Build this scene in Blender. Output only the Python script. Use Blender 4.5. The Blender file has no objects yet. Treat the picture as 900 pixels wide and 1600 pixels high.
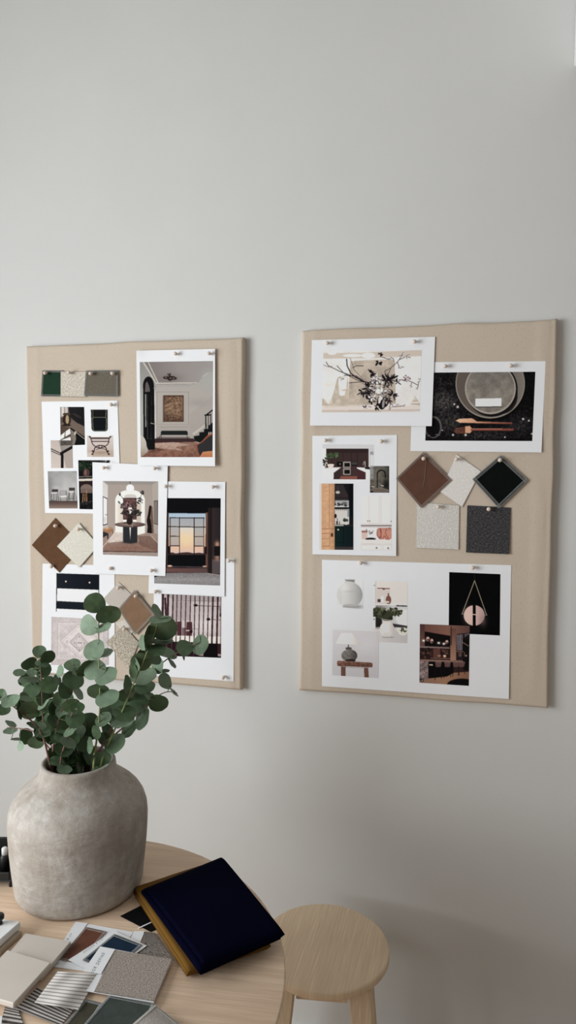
import bpy, math, random
import numpy as np

random.seed(11)
rng = np.random.default_rng(11)
COL = bpy.context.scene.collection
PI = math.pi

# ------------------------------------------------------------------ camera
F = 1068.265
YAW, PITCH, ROLL = 0.205174, -0.062166, 0.005331
CAM = np.array([1.067764, -1.674060, 1.53])
TABLE = 0.74                                   # height of the table top


def _axes():
    cy, sy, cp, sp = math.cos(YAW), math.sin(YAW), math.cos(PITCH), math.sin(PITCH)
    f = np.array([-sy * cp, cy * cp, sp])
    r = np.array([cy, sy, 0.0])
    u = np.cross(r, f)
    cr, sr = math.cos(ROLL), math.sin(ROLL)
    return cr * r + sr * u, -sr * r + cr * u, f


AR, AU, AF = _axes()


def ray(px, py):
    px = np.asarray(px, float)[..., None]
    py = np.asarray(py, float)[..., None]
    return AF + AR * (px - 450) / F - AU * (py - 800) / F


def on_wall(px, py, y=0.0):
    """point of the vertical plane y that the photograph shows at px, py"""
    d = ray(px, py)
    t = (np.asarray(y, float) - CAM[1]) / d[..., 1]
    return CAM + d * t[..., None]


def on_level(px, py, z):
    d = ray(px, py)
    t = (np.asarray(z, float) - CAM[2]) / d[..., 2]
    return CAM + d * t[..., None]


def on_table(px, py, h=0.0):
    return on_level(px, py, TABLE + np.asarray(h, float))


# ------------------------------------------------------------------ colours
def lin(c):
    c = np.asarray(c, float) / 255.0
    return np.where(c <= 0.04045, c / 12.92, ((c + 0.055) / 1.055) ** 2.4)


def rgba(c):
    return (float(c[0]), float(c[1]), float(c[2]), 1.0)


# ------------------------------------------------------------------ objects
WLOC = {}


def link(o, parent, loc):
    COL.objects.link(o)
    if parent is not None:
        o.parent = parent
        o.location = tuple(np.asarray(loc) - WLOC[parent.name])
    else:
        o.location = tuple(loc)
    WLOC[o.name] = np.asarray(loc, float)
    return o


def tag(o, label, cat, group=None, kind=None):
    if label:
        o['label'] = label
    if cat:
        o['category'] = cat
    if group:
        o['group'] = group
    if kind:
        o['kind'] = kind
    return o


def empty(name, loc, label, cat, group=None):
    o = bpy.data.objects.new(name, None)
    o.empty_display_size = 0.02
    link(o, None, np.asarray(loc, float))
    return tag(o, label, cat, group)


def build(name, V, faces, material, parent=None, loc=None, smooth=True, cols=None, uvs=None, flat=None):
    """one mesh object from world-space vertices; faces: list of index tuples or an (n,4) array"""
    V = np.asarray(V, float)
    if loc is None:
        loc = WLOC[parent.name] if parent is not None else np.array(
            [(V[:, 0].min() + V[:, 0].max()) / 2, (V[:, 1].min() + V[:, 1].max()) / 2, V[:, 2].min()])
    loc = np.asarray(loc, float)
    me = bpy.data.meshes.new(name)
    if isinstance(faces, np.ndarray):
        sizes = np.full(len(faces), faces.shape[1], np.int32)
        idx = faces.astype(np.int32).ravel()
    else:
        sizes = np.array([len(f) for f in faces], np.int32)
        idx = np.array([i for f in faces for i in f], np.int32)
    me.vertices.add(len(V))
    me.vertices.foreach_set('co', (V - loc).astype(np.float32).ravel())
    me.loops.add(len(idx))
    me.loops.foreach_set('vertex_index', idx)
    me.polygons.add(len(sizes))
    me.polygons.foreach_set('loop_start', np.r_[0, np.cumsum(sizes)[:-1]].astype(np.int32))
    me.polygons.foreach_set('loop_total', sizes)
    sm = np.full(len(sizes), bool(smooth))
    if flat is not None:
        sm[np.asarray(flat, int)] = False
    me.polygons.foreach_set('use_smooth', sm)
    if cols is not None:
        a = me.color_attributes.new('Col', 'FLOAT_COLOR', 'POINT')
        c4 = np.c_[np.asarray(cols, float), np.ones(len(V))].astype(np.float32)
        a.data.foreach_set('color', c4.ravel())
    if uvs is not None:
        l = me.uv_layers.new(name='UVMap')
        l.data.foreach_set('uv', np.asarray(uvs, np.float32)[idx].ravel())
    me.update(calc_edges=True)
    me.validate()
    if material is not None:
        me.materials.append(material)
    o = bpy.data.objects.new(name, me)
    return link(o, parent, loc)


class MB:
    def __init__(s):
        s.v, s.f, s.n, s.flat, s.c = [], [], 0, [], []

    def add(s, V, Fs, flat=False, col=None):
        V = np.asarray(V, float)
        for q in Fs:
            if flat:
                s.flat.append(len(s.f))
            s.f.append(tuple(int(i) + s.n for i in q))
        s.v.append(V)
        if col is not None:
            s.c.append(np.tile(np.asarray(col, float), (len(V), 1)))
        s.n += len(V)
        return s

    def hexa(s, bottom, top, bev=0.0):
        """eight-cornered block from two quads, edges softened by insetting each face"""
        b, t = np.asarray(bottom, float), np.asarray(top, float)
        if bev <= 0:
            return s.add(np.r_[b, t], [(3, 2, 1, 0), (4, 5, 6, 7), (0, 1, 5, 4), (1, 2, 6, 5), (2, 3, 7, 6), (3, 0, 4, 7)], True)
        ring = []
        cb, ct = b.mean(0), t.mean(0)
        up = (ct - cb) / np.linalg.norm(ct - cb)

        def inset(q, d):
            out = []
            for i in range(4):
                a = q[(i + 1) % 4] - q[i]
                c = q[i - 1] - q[i]
                a, c = a / np.linalg.norm(a), c / np.linalg.norm(c)
                k = max(np.linalg.norm(np.cross(a, c)), .2)
                out += [q[i] + c * d / k, q[i] + a * d / k]      # two points per corner
            return np.array(out)
        def shrink(q, d):
            out = []
            for i in range(4):
                a = q[(i + 1) % 4] - q[i]
                c = q[i - 1] - q[i]
                a, c = a / np.linalg.norm(a), c / np.linalg.norm(c)
                k = max(np.linalg.norm(np.cross(a, c)), .2)
                out += [q[i] + c * d * 2 / k + a * d / k, q[i] + a * d * 2 / k + c * d / k]
            return np.array(out)
        R0 = shrink(b, bev)
        R1 = inset(b, bev) + up * bev
        R2 = inset(t, bev) - up * bev
        R3 = shrink(t, bev)
        V = np.r_[R0, R1, R2, R3]
        Fs = [tuple(range(7, -1, -1)), tuple(range(24, 32))]
        for k in range(3):
            for i in range(8):
                j = (i + 1) % 8
                Fs.append((k * 8 + i, k * 8 + j, k * 8 + 8 + j, k * 8 + 8 + i))
        return s.add(V, Fs, True)

    def tube(s, pts, rad, n=8, cap=True, col=None):
        P = np.asarray(pts, float)
        R = np.broadcast_to(np.asarray(rad, float), (len(P),))
        T = np.gradient(P, axis=0)
        T /= np.linalg.norm(T, axis=1)[:, None] + 1e-12
        a = np.array([0, 0, 1.0]) if abs(T[0][2]) < .9 else np.array([1.0, 0, 0])
        V = []
        x = np.cross(T[0], a)
        x /= np.linalg.norm(x)
        for i in range(len(P)):
            x = x - T[i] * (x @ T[i])
            x /= np.linalg.norm(x) + 1e-12
            y = np.cross(T[i], x)
            th = np.arange(n) * 2 * PI / n
            V.append(P[i] + R[i] * (np.cos(th)[:, None] * x + np.sin(th)[:, None] * y))
        Fs = []
        for i in range(len(P) - 1):
            for k in range(n):
                j = (k + 1) % n
                Fs.append((i * n + k, i * n + j, (i + 1) * n + j, (i + 1) * n + k))
        if cap:
            Fs += [tuple(range(n - 1, -1, -1)), tuple((len(P) - 1) * n + k for k in range(n))]
        return s.add(np.concatenate(V), Fs, col=col)

    def lathe(s, prof, c=(0, 0, 0), axis=(0, 0, 1), n=48, wob=None):
        """profile of (radius, height) turned about axis through c"""
        ax = np.asarray(axis, float)
        ax = ax / np.linalg.norm(ax)
        a = np.array([1.0, 0, 0]) if abs(ax[0]) < .9 else np.array([0, 1.0, 0])
        x = a - ax * (a @ ax)
        x /= np.linalg.norm(x)
        y = np.cross(ax, x)
        th = np.arange(n) * 2 * PI / n
        V = []
        for i, (r, h) in enumerate(prof):
            rr = r * (1 + (wob(th, h) if wob else 0))
            V.append(np.asarray(c) + ax * h + (np.cos(th) * rr)[:, None] * x + (np.sin(th) * rr)[:, None] * y)
        m = len(prof)
        Fs = []
        for i in range(m - 1):
            for k in range(n):
                j = (k + 1) % n
                Fs.append((i * n + k, i * n + j, (i + 1) * n + j, (i + 1) * n + k))
        Fs += [tuple(range(n - 1, -1, -1)), tuple((m - 1) * n + k for k in range(n))]
        return s.add(np.concatenate(V), Fs)

    def build(s, name, material, parent=None, loc=None, smooth=True):
        return build(name, np.concatenate(s.v), s.f, material, parent, loc, smooth, flat=s.flat,
                     cols=np.concatenate(s.c) if s.c else None)


def box(mb, lo, hi, bev=0.0):
    (x0, y0, z0), (x1, y1, z1) = lo, hi
    b = [(x0, y0, z0), (x1, y0, z0), (x1, y1, z0), (x0, y1, z0)]
    t = [(x, y, z1) for x, y, _ in b]
    return mb.hexa(b, t, bev)


# ------------------------------------------------------------------ materials
def new_mat(name):
    m = bpy.data.materials.new(name)
    m.use_nodes = True
    nt = m.node_tree
    return m, nt, nt.nodes['Principled BSDF']


def node(nt, t, **kw):
    n = nt.nodes.new(t)
    for k, v in kw.items():
        if k.startswith('i_'):
            n.inputs[k[2:].replace('_', ' ')].default_value = v
        else:
            setattr(n, k, v)
    return n


def coords(nt, scale=(1, 1, 1), rot=(0, 0, 0), src='Object'):
    tc = node(nt, 'ShaderNodeTexCoord')
    mp = node(nt, 'ShaderNodeMapping')
    if any(rot):                       # turn first, then stretch
        mp.vector_type = 'TEXTURE'
        scale = tuple(1.0 / k for k in scale)
    mp.inputs['Scale'].default_value = scale
    mp.inputs['Rotation'].default_value = rot
    nt.links.new(tc.outputs[src], mp.inputs['Vector'])
    return mp.outputs['Vector']


def mixcol(nt, fac, a, b):
    mx = node(nt, 'ShaderNodeMix', data_type='RGBA')
    if hasattr(fac, 'is_linked'):
        nt.links.new(fac, mx.inputs[0])
    else:
        mx.inputs[0].default_value = fac
    for k, c in ((6, a), (7, b)):
        if hasattr(c, 'is_linked'):
            nt.links.new(c, mx.inputs[k])
        else:
            mx.inputs[k].default_value = rgba(c)
    return mx.outputs[2]


def ramp(nt, fac, lo, hi):
    r = node(nt, 'ShaderNodeMapRange')
    r.inputs['From Min'].default_value = lo
    r.inputs['From Max'].default_value = hi
    nt.links.new(fac, r.inputs['Value'])
    return r.outputs['Result']


def noise(nt, vec, scale, detail=3.0, rough=0.55):
    n = node(nt, 'ShaderNodeTexNoise')
    n.inputs['Scale'].default_value = scale
    n.inputs['Detail'].default_value = detail
    n.inputs['Roughness'].default_value = rough
    nt.links.new(vec, n.inputs['Vector'])
    return n.outputs['Fac']


def bump(nt, bsdf, h, strength, dist):
    b = node(nt, 'ShaderNodeBump')
    b.inputs['Strength'].default_value = strength
    b.inputs['Distance'].default_value = dist
    nt.links.new(h, b.inputs['Height'])
    nt.links.new(b.outputs['Normal'], bsdf.inputs['Normal'])


def plain(name, col, rough=0.6, spec=0.3, var=0.12, scale=30.0, bmp=0.0, bscale=200.0, metal=0.0):
    m, nt, b = new_mat(name)
    v = coords(nt)
    c = np.asarray(col, float)
    f = ramp(nt, noise(nt, v, scale), 0.3, 0.7)
    nt.links.new(mixcol(nt, f, c * (1 - var), np.minimum(c * (1 + var), 1)), b.inputs['Base Color'])
    b.inputs['Roughness'].default_value = rough
    b.inputs['Specular IOR Level'].default_value = spec
    b.inputs['Metallic'].default_value = metal
    if bmp:
        bump(nt, b, noise(nt, v, bscale), bmp, 0.001)
    return m


def attr_mat(name, rough=0.5, spec=0.25):
    m, nt, b = new_mat(name)
    a = node(nt, 'ShaderNodeAttribute', attribute_name='Col')
    nt.links.new(a.outputs['Color'], b.inputs['Base Color'])
    b.inputs['Roughness'].default_value = rough
    b.inputs['Specular IOR Level'].default_value = spec
    return m


def wood(name, c0, c1, rot=0.0, fine=1.0, axis='xy', rough=0.55, spec=0.3):
    m, nt, b = new_mat(name)
    if axis == 'xy':
        v = coords(nt, (2.2 * fine, 34 * fine, 2.2), (0, 0, rot))
        v2 = coords(nt, (9 * fine, 260 * fine, 9), (0, 0, rot))
    else:
        v = coords(nt, (40 * fine, 40 * fine, 3 * fine))
        v2 = coords(nt, (280 * fine, 280 * fine, 9 * fine))
    a = ramp(nt, noise(nt, v, 1.0, 4.0, 0.6), 0.3, 0.72)
    g = ramp(nt, noise(nt, v2, 1.0, 2.0), 0.35, 0.7)
    c = mixcol(nt, a, c0, c1)
    c0a = np.asarray(c0, float)
    mx = mixcol(nt, g, c0a * 0.86, c)
    mm = mixcol(nt, 0.65, c, mx)
    nt.links.new(mm, b.inputs['Base Color'])
    b.inputs['Roughness'].default_value = rough
    b.inputs['Specular IOR Level'].default_value = spec
    bump(nt, b, g, 0.08, 0.001)
    return m


def fabric(name, c0, c1, sc=1.0, kind='weave', bmp=0.5, stretch=3.4, rough=0.9, spec=0.12):
    """woven cloth: crossed thread noise on the metre-scaled UV map"""
    m, nt, b = new_mat(name)
    s = 330.0 * sc
    va = coords(nt, (s * stretch, s, 1), src='UV')
    vb = coords(nt, (s, s * stretch, 1), src='UV')
    a = noise(nt, va, 1.0, 2.0)
    c = noise(nt, vb, 1.0, 2.0)
    if kind == 'twill':
        va = coords(nt, (s * stretch * .8, s * 1.2, 1), (0, 0, .8), src='UV')
        a = noise(nt, va, 1.0, 2.0)
    ad = node(nt, 'ShaderNodeMath', operation='ADD')
    nt.links.new(a, ad.inputs[0])
    nt.links.new(c, ad.inputs[1])
    f = ramp(nt, ad.outputs[0], 0.74, 1.26)
    nt.links.new(mixcol(nt, f, c0, c1), b.inputs['Base Color'])
    b.inputs['Roughness'].default_value = rough
    b.inputs['Specular IOR Level'].default_value = spec
    bump(nt, b, f, bmp, 0.0012)
    return m


def striped(name, base, line, period, width, wob=0.0):
    m, nt, b = new_mat(name)
    v = coords(nt, (1, 1, 1), src='UV')
    sp = node(nt, 'ShaderNodeSeparateXYZ')
    nt.links.new(v, sp.inputs[0])
    dv = node(nt, 'ShaderNodeMath', operation='DIVIDE')
    nt.links.new(sp.outputs['Y'], dv.inputs[0])
    dv.inputs[1].default_value = period
    fr = node(nt, 'ShaderNodeMath', operation='FRACT')
    nt.links.new(dv.outputs[0], fr.inputs[0])
    su = node(nt, 'ShaderNodeMath', operation='SUBTRACT')
    nt.links.new(fr.outputs[0], su.inputs[0])
    su.inputs[1].default_value = 0.5
    ab = node(nt, 'ShaderNodeMath', operation='ABSOLUTE')
    nt.links.new(su.outputs[0], ab.inputs[0])
    f = ramp(nt, ab.outputs[0], width / 2 - .06, width / 2 + .06)
    w = noise(nt, coords(nt, (900, 900, 1), src='UV'), 1.0, 2.0)
    c = mixcol(nt, f, line, base)
    c2 = mixcol(nt, ramp(nt, w, .3, .8), c, np.asarray(base, float))
    nt.links.new(mixcol(nt, .2, c, c2), b.inputs['Base Color'])
    b.inputs['Roughness'].default_value = .9
    b.inputs['Specular IOR Level'].default_value = .1
    bump(nt, b, w, .4, .001)
    return m


# ------------------------------------------------------------------ flat sheets
def homog(quad):
    """3x3 map from the unit square (0,0),(1,0),(1,1),(0,1) to the quad"""
    A, b = [], []
    for (u, v), (x, y) in zip(((0, 0), (1, 0), (1, 1), (0, 1)), quad):
        A += [[u, v, 1, 0, 0, 0, -u * x, -v * x], [0, 0, 0, u, v, 1, -u * y, -v * y]]
        b += [x, y]
    h = np.linalg.solve(np.array(A, float), np.array(b, float))
    return np.r_[h, 1].reshape(3, 3)


def hmap(H, u, v):
    u, v = np.asarray(u, float), np.asarray(v, float)
    w = H[2, 0] * u + H[2, 1] * v + H[2, 2]
    return (H[0, 0] * u + H[0, 1] * v + H[0, 2]) / w, (H[1, 0] * u + H[1, 1] * v + H[1, 2]) / w


def vw(view, pts):
    ox, oy, s = view
    return [(ox + x / s, oy + y / s) for x, y in pts]


def gridfaces(nu, nv):
    i = np.arange(nv - 1)[:, None] * nu + np.arange(nu - 1)[None]
    i = i.ravel()
    return np.c_[i, i + nu, i + nu + 1, i + 1]


def slab(name, P, nrm, thick, material, parent=None, loc=None, zig=0.0, uvlen=None):
    """cloth or paper: a grid of front points P (nv, nu, 3) given a thickness against nrm"""
    P = P.copy()
    nv, nu = P.shape[:2]
    if zig:
        Q = P.copy()
        def pull(a, b):
            d = b - a
            return a + d / (np.linalg.norm(d, axis=-1, keepdims=True) + 1e-9) * zig
        P[0, 1:-1:2] = pull(Q[0, 1:-1:2], Q[3, 1:-1:2])
        P[-1, 1:-1:2] = pull(Q[-1, 1:-1:2], Q[-4, 1:-1:2])
        P[1:-1:2, 0] = pull(Q[1:-1:2, 0], Q[1:-1:2, 3])
        P[1:-1:2, -1] = pull(Q[1:-1:2, -1], Q[1:-1:2, -4])
    n = nu * nv
    V = np.r_[P.reshape(-1, 3), P.reshape(-1, 3) - np.asarray(nrm, float) * thick]
    g = gridfaces(nu, nv)
    idx = np.arange(n).reshape(nv, nu)
    rim = np.r_[idx[0, :-1], idx[:-1, -1], idx[-1, :0:-1], idx[:0:-1, 0]]
    r2 = np.roll(rim, -1)
    e = 2 * n + np.arange(len(rim))                    # the rim gets points of its own: crisp cut edges
    V = np.r_[V, V[rim], V[rim + n]]
    e2 = np.roll(e, -1)
    side = np.c_[e, e2, e2 + len(rim), e + len(rim)]
    lu = np.linalg.norm(P[0, -1] - P[0, 0])
    lv = np.linalg.norm(P[-1, 0] - P[0, 0])
    uu, vv = np.meshgrid(np.linspace(0, lu, nu), np.linspace(lv, 0, nv))
    uv = np.c_[uu.ravel(), vv.ravel()]
    flat = np.arange(2 * len(g), 2 * len(g) + len(side))
    return build(name, V, np.r_[g, g[:, ::-1] + n, side], material, parent, loc, True, uvs=np.r_[uv, uv, uv[rim], uv[rim]], flat=flat)


def stitches(P, nrm, material, parent, n=44, w=0.0042, r=0.00038, name='overlock_stitching'):
    """overlocked border: slanting threads wrapped over the four edges of the patch P"""
    mb = MB()
    nv, nu = P.shape[:2]
    nrm = np.asarray(nrm, float)
    cen = P.reshape(-1, 3).mean(0)
    edges = [P[0], P[:, -1], P[-1][::-1], P[:, 0][::-1]]
    for E in edges:
        t = np.linspace(0, len(E) - 1, n + 1)
        pt = np.stack([np.interp(t, np.arange(len(E)), E[:, k]) for k in range(3)], 1)
        d = (E[-1] - E[0]) / np.linalg.norm(E[-1] - E[0])
        inn = np.cross(nrm, d)
        if (cen - pt[n // 2]) @ inn < 0:
            inn = -inn
        for i in range(n):
            a = pt[i] - inn * .0006
            b = pt[i] * .45 + pt[i + 1] * .55 + inn * w * random.uniform(.85, 1.12)
            mb.tube([a - nrm * .0012, a + nrm * .0004, b + nrm * .0005, b - nrm * .0002], r, 4, False)
        mb.tube(pt + inn * w + nrm * .0004, r * .9, 4, False)
        mb.tube(pt - inn * .0007 + nrm * .0002, r * 1.2, 4, False)
    return mb.build(name, material, parent)

# ------------------------------------------------------------------ printed pictures
def fnoise(h, w, cell, seed):
    """smooth value noise 0..1"""
    g = np.random.default_rng(seed)
    ch, cw = int(h / cell) + 3, int(w / cell) + 3
    G = g.random((ch, cw))
    y, x = np.arange(h) / cell, np.arange(w) / cell
    yi, xi = y.astype(int), x.astype(int)
    fy, fx = (y - yi)[:, None], (x - xi)[None]
    fy, fx = fy * fy * (3 - 2 * fy), fx * fx * (3 - 2 * fx)
    a, b = G[yi][:, xi], G[yi][:, xi + 1]
    c, d = G[yi + 1][:, xi], G[yi + 1][:, xi + 1]
    return (a * (1 - fx) + b * fx) * (1 - fy) + (c * (1 - fx) + d * fx) * fy


class Pic:
    """a small printed photograph painted in the coordinates of its own close-up"""

    def __init__(s, view, quad, bg):
        s.view, s.quad = view, quad
        s.k = 3.0 / view[2]
        q = np.array(quad, float)
        s.x0, s.y0 = q.min(0) - 2 / s.k
        x1, y1 = q.max(0) + 2 / s.k
        s.w, s.h = int((x1 - s.x0) * s.k) + 2, int((y1 - s.y0) * s.k) + 2
        s.X = s.x0 + (np.arange(s.w) + .5)[None] / s.k + np.zeros((s.h, 1))
        s.Y = s.y0 + (np.arange(s.h) + .5)[:, None] / s.k + np.zeros((1, s.w))
        s.I = np.zeros((s.h, s.w, 3))
        s.I[:] = 255
        s.seed = 1
        s.put(np.ones((s.h, s.w), bool), bg)

    def put(s, m, c, a=1.0):
        if not m.any():
            return
        if isinstance(c[0], str):                       # gradient: ('v'|'h', colour, colour, ...)
            T = s.Y if c[0] == 'v' else s.X
            t = (T - T[m].min()) / max(np.ptp(T[m]), 1e-6)
            st = np.array(c[1:], float)
            cc = np.stack([np.interp(t[m], np.linspace(0, 1, len(st)), st[:, k]) for k in range(3)], -1)
        else:
            cc = np.array(c, float)
        s.I[m] = s.I[m] * (1 - a) + cc * a

    def poly(s, pts, c, a=1.0):
        m = np.zeros((s.h, s.w), bool)
        n = len(pts)
        for i in range(n):
            (xa, ya), (xb, yb) = pts[i], pts[(i + 1) % n]
            if ya == yb:
                continue
            hit = (s.Y < ya) != (s.Y < yb)
            m ^= hit & (s.X < (xb - xa) * (s.Y - ya) / (yb - ya) + xa)
        s.put(m, c, a)
        return m

    def rect(s, x0, y0, x1, y1, c, a=1.0):
        m = (s.X >= x0) & (s.X < x1) & (s.Y >= y0) & (s.Y < y1)
        s.put(m, c, a)
        return m

    def ell(s, x, y, rx, ry, c, a=1.0, rot=0.0):
        ca, sa = math.cos(rot), math.sin(rot)
        u, v = (s.X - x) * ca + (s.Y - y) * sa, -(s.X - x) * sa + (s.Y - y) * ca
        m = (u / rx) ** 2 + (v / ry) ** 2 < 1
        s.put(m, c, a)
        return m

    def glow(s, x, y, rx, ry, c, a=1.0):
        d = ((s.X - x) / rx) ** 2 + ((s.Y - y) / ry) ** 2
        w = (a * np.exp(-d * 1.5))[..., None]
        s.I = s.I * (1 - w) + np.array(c, float) * w

    def line(s, pts, w, c, a=1.0):
        D = np.full((s.h, s.w), 1e9)
        for (xa, ya), (xb, yb) in zip(pts[:-1], pts[1:]):
            dx, dy = xb - xa, yb - ya
            L = dx * dx + dy * dy + 1e-9
            t = np.clip(((s.X - xa) * dx + (s.Y - ya) * dy) / L, 0, 1)
            D = np.minimum(D, (s.X - xa - t * dx) ** 2 + (s.Y - ya - t * dy) ** 2)
        wmin = max(w / 2, .55 / s.k)
        s.put(D < wmin * wmin, c, a * min(1, w / 2 / wmin))

    def lines(s, segs, w, c, a=1.0):
        for p in segs:
            s.line(p, w, c, a)

    def box(s, x0, y0, x1, y1, w, c, a=1.0):
        s.line([(x0, y0), (x1, y0), (x1, y1), (x0, y1), (x0, y0)], w, c, a)

    def tex(s, cell, amp, m=None, seed=None):
        s.seed += 1
        f = 1 + (fnoise(s.h, s.w, max(cell * s.k, 1.01), seed or s.seed) - .5) * 2 * amp
        if m is None:
            s.I *= f[..., None]
        else:
            s.I[m] *= f[m][:, None]

    def scatter(s, x, y, rx, ry, n, r, cs, seed=3, a=1.0, el=2.0):
        g = random.Random(seed)
        for _ in range(n):
            t, q = g.random() * 2 * PI, math.sqrt(g.random())
            rr = r * g.uniform(.5, 1.3)
            s.ell(x + rx * q * math.cos(t), y + ry * q * math.sin(t), rr * g.uniform(1, el), rr, g.choice(cs), a,
                  g.random() * PI)

    def leafs(s, x, y, n, L0, L1, w, c, seed=1, a0=0.0, a1=2 * PI):
        g = random.Random(seed)
        for _ in range(n):
            t, L = g.uniform(a0, a1), g.uniform(L0, L1)
            s.ell(x + math.cos(t) * L * .6, y + math.sin(t) * L * .6, L * .5, w * g.uniform(.6, 1.2), c, 1, t)


MAT_PRINT = attr_mat('printed_ink', 0.75, 0.06)
MAT_PAPER = plain('white_paper', (.89, .90, .92), 0.6, 0.2, 0.012, 12)


def sheet(quad, layer, label, group, curl=None, name='picture_print'):
    """a sheet of paper pinned on the board; returns (object, function px,py -> y)"""
    H = homog(quad)
    Hi = np.linalg.inv(H)
    base = -.0012 - .0011 * layer
    cf = curl or (lambda u, v: .0015 * v * v)

    def yof(px, py):
        u, v = hmap(Hi, px, py)
        return base - cf(np.clip(u, 0, 1), np.clip(v, 0, 1))
    u, v = np.meshgrid(np.linspace(0, 1, 25), np.linspace(0, 1, 33))
    px, py = hmap(H, u, v)
    P = on_wall(px, py, yof(px, py))
    o = slab(name, P, (0, -1, 0), .0003, MAT_PAPER)
    tag(o, label, 'picture print', group)
    return o, yof


def picture(sh, pic, white, label=None, name='printed_picture', lift=.00022):
    o, yof = sh
    q = vw(pic.view, pic.quad)
    H = homog(q)
    wd = max(np.hypot(*np.subtract(q[1], q[0])), np.hypot(*np.subtract(q[2], q[3])))
    ht = max(np.hypot(*np.subtract(q[3], q[0])), np.hypot(*np.subtract(q[2], q[1])))
    nu, nv = int(wd * 1.75) + 3, int(ht * 1.75) + 3
    u, v = np.meshgrid(np.linspace(0, 1, nu), np.linspace(0, 1, nv))
    px, py = hmap(H, u, v)
    P = on_wall(px, py, yof(px, py) - lift).reshape(-1, 3)
    I = np.pad(pic.I, ((1, 1), (1, 1), (0, 0)), 'edge')
    I = sum(I[a:a + pic.h, b:b + pic.w] * wa * wb for a, wa in ((0, .25), (1, .5), (2, .25)) for b, wb in ((0, .25), (1, .5), (2, .25)))
    ox, oy, sc = pic.view
    cx = ((px - ox) * sc - pic.x0) * pic.k - .5
    cy = ((py - oy) * sc - pic.y0) * pic.k - .5
    cx, cy = np.clip(cx, 0, pic.w - 1.001), np.clip(cy, 0, pic.h - 1.001)
    xi, yi = cx.astype(int), cy.astype(int)
    fx, fy = (cx - xi)[..., None], (cy - yi)[..., None]
    c = (I[yi, xi] * (1 - fx) + I[yi, xi + 1] * fx) * (1 - fy) + (I[yi + 1, xi] * (1 - fx) + I[yi + 1, xi + 1] * fx) * fy
    g_ = c.mean(-1, keepdims=True)
    c = g_ + (c - g_) * .80                            # muted office-printer inks
    alb = np.clip(lin(np.clip(c, 0, 255)) / lin(white) * np.array([.89, .90, .92]), .0015, .92)
    p = build(name, P, gridfaces(nu, nv), MAT_PRINT, o, None, True, cols=alb.reshape(-1, 3))
    if label:
        p['label'] = label
    return p


VH, VD, VS = (210, 560, 6.923), (150, 740, 8.182), (230, 750, 6.923)
VL, VR, VT = (236, 910, 6.4286), (60, 870, 6.923), (660, 560, 4.5)
VF, V7, V8 = (55, 620, 6.4286), (490, 520, 4.5), (485, 680, 6.4286)
V5, V6 = (500, 890, 6.0), (645, 885, 5.625)


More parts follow.
